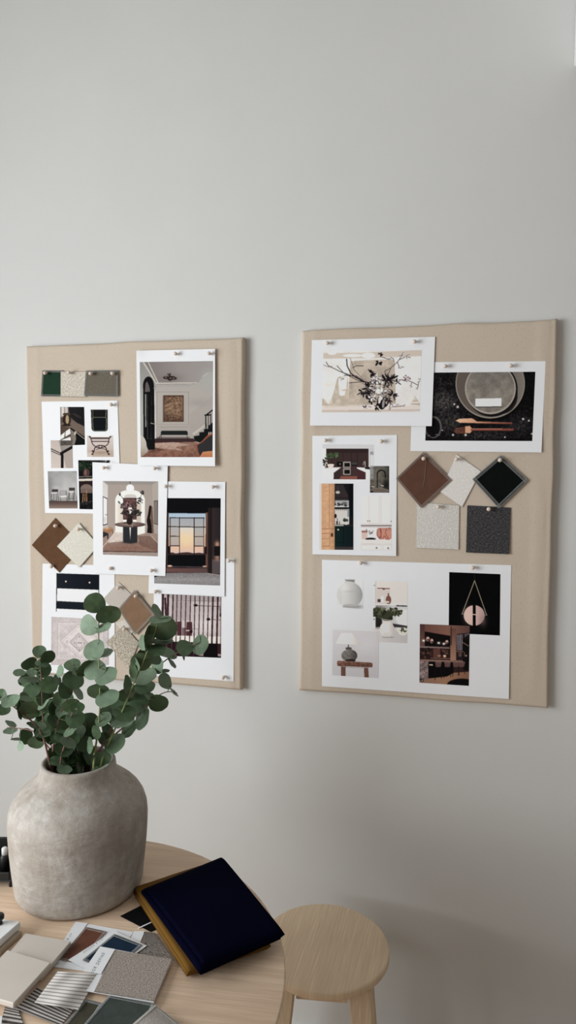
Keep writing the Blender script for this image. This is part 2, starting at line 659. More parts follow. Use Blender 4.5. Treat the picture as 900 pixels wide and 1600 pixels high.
def pic_hall():
    p = Pic(VH, [(58, 40), (850, 30), (845, 1068), (68, 1068)], ('v', (168, 163, 162), (176, 169, 166), (160, 150, 147)))
    p.poly([(120, 30), (860, 20), (855, 140), (790, 155), (745, 195), (700, 255), (660, 262), (250, 262)], ('h', (122, 114, 114), (150, 142, 142), (158, 152, 153)))
    p.glow(400, 215, 150, 60, (105, 96, 94), .5)
    p.glow(800, 230, 90, 120, (165, 172, 170), .7)
    p.poly([(50, 30), (120, 30), (238, 272), (225, 860), (222, 1000), (60, 1080)], ('v', (140, 138, 137), (172, 172, 170), (165, 165, 163)))
    p.line([(95, 40), (240, 275)], 12, (202, 197, 193))
    p.line([(122, 40), (246, 272)], 6, (112, 106, 102))
    p.line([(148, 38), (258, 268)], 10, (200, 195, 191))
    p.line([(245, 268), (665, 264)], 9, (206, 201, 196))
    p.line([(240, 280), (660, 275)], 4, (128, 122, 120))
    p.line([(230, 300), (610, 295)], 4, (150, 144, 142))
    p.line([(740, 195), (790, 158)], 8, (190, 190, 186))
    p.box(247, 364, 586, 712, 4, (134, 128, 126))
    p.box(254, 371, 579, 705, 3, (188, 182, 178))
    p.line([(240, 742), (600, 744)], 4, (140, 134, 132))
    p.glow(690, 480, 150, 60, (150, 142, 142), .5)
    p.poly([(600, 600), (850, 400), (850, 800), (600, 840)], (158, 148, 146), .3)
    # floor
    m = p.poly([(215, 905), (655, 888), (855, 1080), (60, 1080), (130, 1020)], ('v', (150, 110, 96), (142, 98, 82), (122, 76, 62)))
    p.tex(26, .14, m)
    p.poly([(222, 866), (640, 866), (662, 903), (222, 912)], (58, 36, 38))
    p.poly([(225, 918), (420, 905), (620, 935), (440, 960), (540, 1000), (225, 965)], (205, 180, 168), .55)
    p.poly([(225, 965), (330, 990), (140, 1025)], (92, 56, 48), .8)
    for i in range(5):
        p.line([(150 + i * 110, 1060), (300 + i * 90, 940)], 5, (112, 72, 60), .6)
        p.line([(300 + i * 90, 1060), (200 + i * 90, 950)], 4, (172, 130, 112), .5)
    # arched doors
    p.line([(222, 345), (228, 862)], 10, (212, 206, 200))
    p.ell(152, 300, 60, 104, (14, 13, 15))
    p.poly([(94, 320), (214, 335), (222, 985), (150, 990), (98, 870)], (13, 13, 16))
    p.poly([(114, 365), (120, 270), (138, 248), (160, 300), (170, 358)], (98, 88, 90))
    p.line([(120, 390), (122, 740)], 9, (172, 170, 167))
    p.line([(136, 390), (142, 870)], 5, (84, 88, 88))
    p.line([(186, 400), (180, 860)], 3, (52, 54, 56))
    p.line([(150, 868), (190, 870)], 4, (70, 74, 76))
    p.line([(178, 700), (226, 712)], 7, (205, 186, 170))
    p.line([(190, 708), (222, 716)], 4, (28, 22, 22))
    p.ell(60, 950, 72, 118, ('v', (196, 190, 184), (186, 176, 166), (150, 128, 112)))
    # painting
    p.rect(306, 404, 330, 690, (96, 88, 86), .6)
    p.rect(313, 400, 534, 686, (74, 44, 34))
    m = p.rect(323, 410, 525, 677, ('v', (112, 82, 64), (128, 96, 74), (88, 60, 48)))
    p.glow(430, 550, 95, 95, (150, 118, 92), .6)
    p.tex(14, .3, m)
    p.tex(5, .2, m)
    # bench
    p.poly([(285, 800), (295, 782), (565, 782), (578, 800), (576, 828), (286, 828)], (26, 32, 31))
    p.lines([[(292, 826), (292, 872)], [(570, 826), (572, 872)], [(283, 826), (268, 866)]], 5, (30, 28, 30))
    p.rect(240, 850, 600, 872, (60, 46, 46), .5)
    # ceiling lamp
    for x, y, a, b in ((342, 208, 32, 16), (385, 216, 30, 26), (430, 216, 30, 15), (376, 172, 20, 14), (400, 200, 40, 10)):
        p.ell(x, y, a, b, (50, 38, 36))
    p.line([(376, 170), (384, 215)], 12, (40, 30, 28))
    for x, y in ((340, 204), (390, 214), (425, 214), (372, 166)):
        p.ell(x, y, 9, 5, (150, 132, 122))
    # stairs
    p.lines([[(628, 818), (762, 718)], [(640, 826), (762, 735)]], 7, (208, 202, 197))
    p.poly([(640, 842), (702, 832), (702, 800), (752, 795), (752, 765), (800, 760), (800, 730), (850, 690), (850, 850), (702, 910), (652, 890)], (15, 19, 21))
    p.line([(764, 614), (815, 612)], 14, (10, 12, 14))
    p.line([(780, 610), (850, 556)], 14, (10, 12, 14))
    p.line([(772, 615), (774, 775)], 12, (12, 15, 16))
    p.lines([[(800, 615), (800, 760)], [(826, 600), (826, 740)]], 9, (28, 30, 32))
    # armchair
    p.poly([(666, 938), (722, 902), (790, 830), (835, 798), (850, 800), (850, 1080), (700, 1080), (680, 1000)], (150, 74, 50))
    p.poly([(680, 940), (735, 908), (800, 850), (850, 822), (850, 1010), (745, 1015), (712, 1060), (692, 1010)], (47, 45, 47))
    p.ell(812, 1070, 100, 66, ('v', (212, 134, 84), (190, 108, 66)))
    p.line([(715, 1060), (742, 1014), (850, 1004)], 6, (216, 150, 110))
    p.lines([[(806, 800), (806, 825)], [(826, 798), (826, 815)]], 8, (215, 200, 190))
    p.line([(58, 40), (850, 30)], 5, (60, 52, 54), .7)
    return p


def pic_dining():
    p = Pic(VD, [(85, 95), (795, 100), (790, 1058), (88, 1035)], ('v', (166, 152, 147), (172, 156, 150)))
    p.poly([(80, 90), (800, 90), (722, 142), (140, 138)], (150, 143, 141))
    p.poly([(80, 90), (150, 150), (150, 690), (80, 700)], ('v', (205, 202, 203), (216, 212, 212), (190, 182, 180)))
    p.poly([(720, 140), (800, 95), (800, 920), (720, 790)], ('v', (178, 166, 160), (168, 152, 146)))
    p.poly([(84, 288), (148, 315), (148, 650), (84, 668)], (52, 38, 50))
    p.poly([(94, 302), (142, 326), (142, 640), (94, 652)], (230, 230, 234))
    p.line([(118, 526), (140, 526)], 6, (60, 50, 60))
    p.ell(112, 590, 16, 40, (200, 190, 200), .6)
    # arched niche
    p.ell(436, 345, 190, 138, (240, 238, 237))
    p.rect(247, 340, 624, 772, (240, 237, 235))
    p.rect(262, 390, 345, 625, ('h', (236, 228, 222), (214, 196, 186)))
    p.rect(515, 400, 575, 625, (204, 186, 176))
    p.line([(576, 330), (576, 625)], 5, (222, 212, 206))
    p.ell(440, 292, 78, 28, (206, 199, 198))
    p.line([(436, 100), (436, 145)], 7, (60, 54, 54))
    p.ell(436, 188, 52, 52, (222, 220, 219))
    p.ell(436, 188, 47, 47, (246, 246, 247))
    m = p.rect(346, 310, 518, 590, (62, 40, 44))
    p.rect(358, 322, 506, 580, (98, 66, 64))
    p.tex(18, .35, m)
    # floor
    m = p.poly([(80, 720), (240, 745), (640, 755), (800, 770), (800, 1070), (80, 1050)], ('v', (162, 138, 130), (152, 122, 110), (136, 100, 88)))
    p.poly([(235, 745), (345, 740), (345, 868), (150, 884)], (222, 208, 202), .85)
    p.poly([(530, 690), (625, 715), (625, 762), (530, 785)], (240, 234, 231))
    p.poly([(250, 690), (345, 690), (345, 760), (240, 745)], (240, 234, 231))
    p.line([(90, 935), (242, 752)], 7, (226, 218, 214))
    p.glow(420, 950, 300, 60, (134, 92, 78), .75)
    p.poly([(535, 800), (690, 800), (800, 900), (800, 1000), (560, 920)], (108, 76, 66), .6)
    p.line([(690, 770), (800, 900)], 9, (190, 172, 164), .8)
    p.poly([(80, 1000), (800, 1008), (800, 1070), (80, 1050)], (160, 142, 137))
    p.line([(84, 992), (795, 1003)], 10, (72, 48, 46))
    p.tex(10, .08, m)
    # mirror and sculpture
    p.poly([(738, 352), (800, 344), (800, 660), (738, 640)], (126, 116, 112))
    p.line([(740, 352), (792, 346), (792, 652), (740, 638)], 7, (50, 42, 44))
    p.poly([(704, 415), (722, 425), (738, 765), (690, 762)], (112, 78, 66))
    p.poly([(682, 410), (706, 410), (700, 500), (692, 570), (708, 660), (716, 765), (652, 757), (660, 680), (648, 600), (662, 530)], (21, 16, 18))
    # bench
    p.poly([(84, 715), (120, 690), (216, 684), (221, 722), (165, 768), (84, 745)], (166, 116, 82))
    p.tex(8, .2, p.poly([(84, 715), (120, 690), (216, 684), (221, 700), (140, 720)], (186, 142, 108)))
    p.poly([(84, 738), (158, 764), (158, 836), (145, 836), (140, 790), (84, 822)], (46, 40, 48))
    p.line([(210, 725), (212, 770)], 10, (120, 84, 66))
    # table
    p.glow(440, 885, 140, 22, (90, 66, 60), .8)
    p.poly([(343, 680), (530, 680), (528, 880), (440, 894), (343, 880)], (40, 41, 47))
    p.line([(352, 690), (352, 876)], 8, (70, 70, 76))
    p.poly([(428, 688), (446, 688), (438, 842)], (240, 232, 226))
    p.ell(436, 652, 196, 34, (84, 62, 60))
    p.ell(430, 645, 188, 25, ('h', (104, 84, 80), (140, 116, 108), (88, 66, 64)))
    p.line([(462, 690), (466, 650), (470, 580)], 8, (190, 168, 150), .7)
    p.ell(430, 612, 40, 44, (44, 30, 30))
    p.rect(405, 570, 462, 640, (40, 26, 28))
    p.ell(375, 628, 26, 8, (50, 34, 34))
    # flowers
    dk = [(36, 26, 30), (50, 38, 42), (24, 18, 22), (78, 56, 58), (60, 60, 52)]
    p.scatter(430, 470, 88, 84, 150, 7, dk, 5)
    p.scatter(440, 500, 50, 60, 50, 10, dk, 25)
    p.scatter(535, 500, 46, 40, 60, 7, [(38, 36, 34), (52, 52, 46), (26, 24, 26)], 6)
    p.scatter(350, 420, 36, 46, 30, 6, [(44, 42, 42), (70, 66, 62)], 7)
    p.scatter(560, 350, 42, 42, 30, 6, [(48, 46, 46), (28, 26, 30)], 8)
    p.scatter(590, 240, 24, 20, 14, 7, [(30, 26, 32)], 9)
    p.scatter(305, 268, 16, 12, 8, 6, [(30, 28, 34)], 10)
    p.scatter(298, 362, 13, 16, 8, 5, [(66, 60, 62)], 11)
    p.scatter(332, 510, 16, 18, 9, 6, [(40, 40, 42)], 12)
    p.lines([[(305, 265), (345, 320), (400, 440)], [(590, 250), (560, 330), (500, 450)], [(298, 360), (350, 430)]], 5, (46, 42, 44))
    p.scatter(440, 465, 34, 40, 16, 9, [(238, 226, 222), (214, 190, 190), (246, 240, 238)], 13)
    p.scatter(400, 400, 60, 40, 16, 9, [(150, 112, 118), (120, 84, 92)], 14)
    p.rect(408, 520, 462, 580, (40, 30, 32), .7)
    return p


def pic_sunset():
    p = Pic(VS, [(78, 195), (795, 198), (788, 1142), (76, 1118)], ('v', (8, 8, 12), (12, 9, 14)))
    p.rect(60, 340, 245, 960, (62, 40, 40))
    p.poly([(232, 358), (632, 362), (630, 812), (234, 812)], ('v', (160, 190, 222), (196, 204, 214), (226, 212, 200), (244, 206, 166), (236, 188, 160), (222, 190, 186)))
    p.glow(430, 660, 90, 80, (250, 218, 170), .7)
    for q in ((248, 412, 348, 502), (248, 512, 348, 604), (248, 612, 348, 708), (354, 412, 504, 502), (512, 412, 612, 502), (512, 512, 612, 606), (512, 614, 612, 710)):
        m = p.rect(*q, (150, 150, 160), .62)
        for k in range(6):
            x = q[0] + (q[2] - q[0]) * (k + .5) / 6
            p.line([(x, q[1]), (x, q[3])], 3, (190, 184, 188), .5)
    p.poly([(234, 790), (270, 782), (310, 795), (345, 788), (380, 784), (440, 780), (500, 792), (560, 786), (630, 796), (630, 814), (234, 814)], (64, 44, 46))
    g = (18, 14, 18)
    p.lines([[(247, 406), (247, 812)], [(350, 406), (350, 812)], [(508, 406), (508, 812)], [(613, 406), (613, 812)]], 8, g)
    p.line([(245, 408), (616, 410)], 9, g)
    p.line([(228, 504), (634, 510)], 9, g)
    p.lines([[(247, 608), (350, 609)], [(508, 611), (613, 612)], [(247, 712), (350, 712)], [(508, 714), (613, 715)]], 8, g)
    p.rect(222, 812, 634, 932, (5, 7, 12))
    p.rect(222, 716, 245, 802, (16, 10, 14))
    p.poly([(632, 350), (656, 312), (656, 960), (632, 930)], ('v', (120, 84, 70), (92, 58, 52), (110, 70, 62)))
    p.rect(618, 720, 645, 802, (30, 18, 22))
    p.rect(656, 300, 702, 1012, ('h', (44, 30, 30), (24, 18, 22)))
    p.rect(700, 300, 800, 1014, ('h', (54, 42, 44), (40, 32, 36)))
    for k in range(6):
        p.line([(706 + k * 15, 300), (706 + k * 15, 1010)], 3, (34, 27, 30), .7)
    p.poly([(702, 860), (800, 860), (800, 1015), (702, 1012)], (96, 84, 88), .8)
    p.glow(757, 695, 30, 40, (226, 160, 126), .85)
    p.glow(757, 840, 34, 40, (196, 140, 116), .8)
    p.rect(726, 716, 784, 820, (20, 13, 15))
    p.poly([(60, 945), (652, 948), (655, 1008), (60, 992)], ('h', (116, 76, 74), (90, 66, 66)))
    p.line([(222, 936), (648, 942)], 10, (70, 62, 68))
    p.ell(245, 930, 26, 10, (220, 170, 150))
    p.ell(622, 934, 22, 8, (210, 160, 140))
    p.line([(215, 952), (650, 952)], 6, (38, 22, 26))
    m = p.poly([(60, 1060), (215, 1002), (655, 1006), (800, 1028), (800, 1150), (60, 1130)], ('v', (122, 116, 122), (148, 146, 150), (128, 126, 130)))
    p.tex(7, .12, m)
    p.line([(655, 1012), (790, 1026)], 8, (190, 160, 150), .7)
    p.rect(60, 180, 660, 352, (6, 7, 11))
    return p


def pic_slats():
    p = Pic(VL, [(104, 112), (708, 145), (703, 758), (95, 735)], ('v', (196, 182, 186), (206, 192, 195), (180, 164, 168)))
    p.poly([(95, 100), (720, 100), (720, 185), (225, 170)], (172, 160, 164))
    p.line([(225, 178), (690, 190)], 6, (132, 116, 120))
    p.rect(225, 185, 400, 380, (168, 150, 156), .6)
    p.glow(560, 430, 110, 110, (234, 226, 228), .8)
    p.glow(430, 470, 60, 80, (214, 204, 208), .6)
    p.line([(440, 232), (690, 242), (694, 310)], 5, (60, 44, 48))
    p.ell(447, 230, 20, 13, (16, 10, 14))
    p.line([(575, 372), (700, 377)], 5, (90, 72, 76))
    p.ell(575, 370, 18, 15, (14, 8, 12))
    p.ell(697, 328, 8, 22, (18, 10, 14))
    p.rect(262, 392, 308, 535, (84, 42, 48))
    p.rect(312, 455, 350, 535, (120, 92, 98))
    p.poly([(358, 396), (412, 398), (416, 470), (408, 540), (352, 540), (352, 470)], (84, 44, 48))
    p.line([(356, 484), (412, 482)], 12, (214, 196, 194))
    p.line([(415, 470), (440, 465), (475, 470), (478, 535)], 5, (150, 130, 136))
    p.ell(404, 494, 14, 18, (34, 16, 22))
    p.poly([(95, 530), (720, 545), (720, 620), (95, 598)], (238, 230, 228))
    p.poly([(85, 590), (520, 605), (520, 760), (85, 745)], (38, 16, 24))
    p.poly([(525, 612), (720, 616), (720, 770), (522, 752)], (20, 9, 14))
    p.rect(670, 620, 720, 742, (56, 28, 36))
    tops = (120, 172, 222, 262, 305, 352, 398, 443, 490, 533, 578, 623, 672)
    for i, t in enumerate(tops):
        wd = 22 if i < 2 else (14 if i < 3 else (18 if i > 10 else 10))
        b = t - 14 if i else t - 8
        p.line([(t, 100), (b - 2, 760)], wd, (52, 28, 38))
        p.line([(t - wd * .32, 100), (b - 2 - wd * .32, 760)], wd * .28, (98, 70, 80), .8)
    p.line([(142, 160), (150, 340)], 20, (60, 32, 42))
    p.line([(700, 150), (697, 620)], 7, (90, 60, 66), .8)
    p.poly([(530, 612), (668, 616), (668, 754), (524, 750)], (13, 7, 11))
    p.poly([(480, 712), (525, 714), (525, 738), (480, 736)], (190, 170, 170), .8)
    p.poly([(672, 718), (702, 720), (702, 744), (672, 742)], (196, 172, 172), .8)
    return p


def pic_drawer():
    p = Pic(VR, [(190, 175), (660, 192), (656, 605), (188, 592)], (231, 234, 243))
    n = ('h', (24, 30, 42), (14, 19, 29))
    p.poly([(198, 178), (660, 193), (658, 355), (198, 338)], n)
    p.poly([(196, 478), (660, 500), (660, 582), (194, 560)], (21, 27, 39))
    p.line([(200, 180), (194, 592)], 8, (24, 28, 36))
    p.line([(655, 195), (652, 605)], 7, (26, 30, 38))
    p.line([(200, 338), (655, 355)], 5, (12, 16, 22))
    for x, y in ((297, 268), (553, 280)):
        p.ell(x, y, 10, 11, (120, 92, 70))
        p.ell(x, y - 2, 8, 8, (244, 230, 214))
    return p


def pic_rug():
    p = Pic(VR, [(140, 648), (762, 682), (762, 1172), (135, 1170)], (206, 197, 202))
    p.tex(40, .05)
    dk, md, lt = (176, 165, 172), (190, 179, 186), (222, 213, 217)
    p.box(150, 662, 752, 1160, 6, dk)
    for k in range(22):
        x = 165 + k * 27
        p.line([(x, 668), (x + 13, 695), (x + 27, 668)], 5, md)
        p.line([(x, 1150), (x + 13, 1125), (x + 27, 1150)], 5, md)
    for k in range(17):
        y = 690 + k * 27
        p.line([(155, y), (190, y + 13), (155, y + 27)], 5, md)
        p.line([(748, y), (715, y + 13), (748, y + 27)], 5, md)
    p.box(205, 706, 706, 1116, 5, dk)
    p.box(222, 722, 690, 1100, 4, lt)
    p.poly([(240, 905), (440, 725), (660, 905), (452, 1100)], lt)
    for f, w in ((1, 6), (.86, 3)):
        c = (447, 915)
        q = [(240, 905), (440, 725), (660, 905), (452, 1100)]
        q = [(c[0] + (x - c[0]) * f, c[1] + (y - c[1]) * f) for x, y in q]
        p.line(q + q[:1], w, dk)
    p.poly([(330, 922), (438, 818), (545, 935), (446, 1032)], (184, 171, 178))
    p.poly([(352, 922), (438, 838), (524, 934), (446, 1012)], (214, 205, 208))
    p.poly([(365, 922), (438, 850), (512, 934), (446, 1000)], (190, 178, 184))
    p.poly([(374, 922), (438, 860), (503, 934), (446, 990)], (216, 207, 210))
    p.box(412, 880, 470, 985, 4, dk)
    for x, y in ((393, 930), (495, 936), (445, 930), (445, 1010), (443, 862), (430, 930), (460, 932)):
        p.ell(x, y, 7, 9, (150, 136, 146))
    p.lines([[(300, 905), (320, 930)], [(300, 930), (320, 905)], [(560, 920), (580, 945)]], 6, dk)
    p.tex(9, .05)
    return p


def pics_furniture():
    out = []
    p = Pic(VF, [(250, 102), (492, 102), (500, 482), (255, 490)], (86, 72, 64))
    p.rect(240, 95, 332, 205, (150, 140, 138))
    p.rect(266, 105, 288, 190, (214, 208, 206))
    p.rect(300, 105, 326, 180, (196, 188, 186))
    p.poly([(330, 95), (500, 95), (500, 300), (420, 262), (350, 200)], ('h', (30, 28, 32), (22, 21, 24)))
    p.ell(420, 190, 50, 12, (62, 54, 50), .6, .5)
    p.poly([(355, 225), (420, 262), (500, 300), (500, 395), (370, 320), (250, 300), (250, 270)], (112, 94, 84))
    p.poly([(250, 280), (372, 322), (350, 330), (255, 385)], (84, 66, 56))
    p.ell(318, 230, 42, 60, (48, 34, 25))
    p.ell(316, 175, 40, 14, (70, 54, 42))
    p.ell(322, 228, 17, 44, (172, 148, 118))
    p.ell(315, 285, 44, 10, (38, 28, 22))
    p.poly([(255, 388), (350, 318), (357, 372), (265, 425)], (84, 76, 72))
    p.poly([(250, 392), (300, 352), (290, 410), (255, 430)], (226, 226, 230))
    p.poly([(306, 346), (350, 318), (356, 370), (302, 402)], (226, 226, 230))
    p.poly([(262, 434), (354, 402), (360, 440), (262, 440)], (222, 222, 226))
    p.poly([(360, 330), (412, 375), (406, 482), (375, 482), (375, 440), (358, 400)], (124, 116, 108))
    p.poly([(400, 350), (500, 425), (500, 492), (392, 492), (412, 420)], (13, 14, 16))
    p.line([(360, 318), (500, 420)], 14, (18, 16, 16))
    p.line([(412, 358), (496, 424)], 5, (214, 200, 180))
    p.ell(402, 364, 9, 22, (226, 214, 200), .8, .3)
    out.append((p, 'picture of a lamp on a sunlit table'))
    p = Pic(VF, [(155, 437), (373, 437), (380, 716), (160, 716)], ('v', (190, 176, 172), (206, 192, 188)))
    p.poly([(235, 430), (385, 430), (385, 500), (265, 565)], ('h', (140, 132, 130), (158, 150, 147)))
    p.poly([(280, 580), (390, 515), (390, 720), (312, 720)], (172, 157, 151))
    p.line([(150, 518), (266, 572)], 8, (26, 20, 22))
    p.line([(150, 540), (262, 588)], 7, (30, 24, 26))
    p.line([(262, 568), (385, 498)], 28, (24, 18, 21))
    p.line([(270, 566), (271, 725)], 25, (18, 14, 16))
    p.line([(283, 590), (284, 720)], 5, (70, 60, 60))
    out.append((p, 'picture of a black metal table corner'))
    p = Pic(VF, [(548, 120), (740, 120), (740, 356), (550, 356)], (231, 234, 243))
    p.poly([(559, 128), (727, 128), (728, 322), (722, 338), (705, 347), (592, 347), (574, 338), (566, 318)], (18, 19, 20))
    p.line([(578, 132), (580, 205)], 7, (96, 92, 72))
    p.line([(712, 132), (710, 205)], 7, (110, 106, 86))
    p.poly([(572, 215), (585, 203), (706, 203), (720, 215), (716, 330), (704, 343), (592, 343), (578, 330)], (108, 110, 92))
    p.poly([(579, 218), (588, 211), (703, 211), (712, 218), (708, 328), (700, 338), (597, 338), (585, 328)], (9, 16, 23))
    out.append((p, 'cut-out picture of a black upholstered chair'))
    p = Pic(VF, [(520, 388), (782, 386), (788, 603), (522, 603)], ('v', (216, 204, 202), (202, 186, 182), (186, 162, 148)))
    p.rect(545, 380, 755, 412, (236, 232, 233))
    p.glow(660, 560, 110, 24, (150, 122, 100), .6)
    p.poly([(515, 560), (575, 560), (570, 610), (515, 610)], (206, 190, 184))
    k = (38, 24, 28)
    p.line([(545, 402), (555, 410), (566, 442)], 8, k)
    p.line([(757, 402), (746, 412), (738, 442)], 8, k)
    p.line([(560, 414), (746, 414)], 12, (62, 44, 48))
    p.line([(566, 448), (740, 448)], 10, k)
    p.line([(566, 424), (738, 424)], 4, (90, 70, 74))
    p.line([(566, 452), (580, 480), (612, 505), (650, 514), (690, 505), (724, 482), (742, 452)], 8, k)
    p.line([(574, 578), (592, 545), (598, 515), (622, 494), (650, 488), (690, 492), (712, 515), (718, 545), (740, 578)], 9, k)
    p.line([(612, 530), (640, 520), (690, 522), (712, 532)], 5, k)
    p.lines([[(641, 486), (640, 520)], [(668, 486), (669, 520)]], 7, k)
    for x, y in ((578, 545), (732, 546), (574, 576), (740, 577), (548, 402), (755, 402)):
        p.ell(x, y, 10, 8, k)
    out.append((p, 'picture of a black wrought iron bench'))
    p = Pic(VF, [(125, 748), (418, 746), (426, 1122), (140, 1122)], ('v', (158, 158, 162), (178, 178, 182), (140, 136, 137)))
    p.tex(45, .07)
    p.glow(135, 940, 50, 200, (100, 96, 98), .6)
    p.rect(120, 1046, 430, 1130, ('v', (74, 58, 56), (112, 90, 82), (150, 134, 126)))
    k = (70, 66, 67)
    p.rect(172, 928, 229, 957, (60, 57, 58))
    p.line([(170, 928), (168, 968)], 5, k)
    p.poly([(158, 962), (225, 958), (230, 972), (162, 976)], (206, 204, 206))
    p.lines([[(164, 974), (160, 1046)], [(226, 972), (236, 1064)], [(186, 974), (188, 1030)], [(212, 974), (215, 1046)], [(160, 1040), (218, 1042)]], 5, k)
    p.box(252, 946, 310, 990, 4, (132, 130, 131))
    p.poly([(246, 996), (312, 988), (322, 1006), (256, 1012)], (216, 214, 216))
    p.lines([[(256, 1008), (256, 1062)], [(320, 1004), (318, 1064)], [(312, 946), (312, 990)]], 5, k)
    p.rect(340, 914, 397, 944, (62, 59, 60))
    p.poly([(330, 952), (390, 946), (396, 962), (336, 966)], (206, 204, 206))
    p.lines([[(336, 960), (332, 1050)], [(392, 955), (390, 1066)], [(345, 964), (343, 1040)], [(380, 962), (382, 1040)], [(334, 1022), (388, 1022)], [(398, 914), (394, 955)]], 5, k)
    p.lines([[(220, 960), (248, 1055)], [(395, 970), (420, 1040)]], 4, (120, 116, 117))
    out.append((p, 'picture of three bar stools by a grey wall'))
    p = Pic(VF, [(432, 637), (790, 637), (800, 1135), (445, 1128)], (15, 15, 15))
    p.scatter(510, 700, 70, 50, 60, 12, [(22, 40, 26), (30, 54, 34), (14, 26, 18), (44, 64, 46)], 4)
    p.rect(560, 632, 640, 700, (60, 62, 58), .5)
    p.rect(690, 632, 800, 700, (226, 226, 232))
    p.scatter(700, 650, 50, 14, 16, 10, [(30, 30, 34), (90, 90, 94)], 5)
    p.ell(513, 766, 32, 44, (84, 52, 52))
    p.ell(505, 760, 8, 30, (150, 116, 112), .7)
    p.line([(432, 805), (800, 795)], 12, (100, 94, 90))
    p.poly([(432, 825), (800, 812), (800, 836), (432, 848)], (214, 202, 194))
    p.poly([(432, 850), (800, 838), (800, 880), (432, 890)], (40, 24, 24))
    p.ell(515, 922, 62, 44, (124, 104, 96))
    p.rect(455, 925, 580, 968, (112, 92, 86))
    p.lines([[(482, 975), (476, 1060)], [(516, 940), (518, 1080)], [(500, 980), (498, 1060)]], 8, (176, 122, 84))
    p.line([(455, 1075), (580, 1045)], 6, (92, 66, 52))
    p.scatter(520, 1090, 60, 30, 14, 10, [(26, 30, 36), (8, 8, 10)], 6)
    out.append((p, 'dark picture of a plant and seats'))
    return out


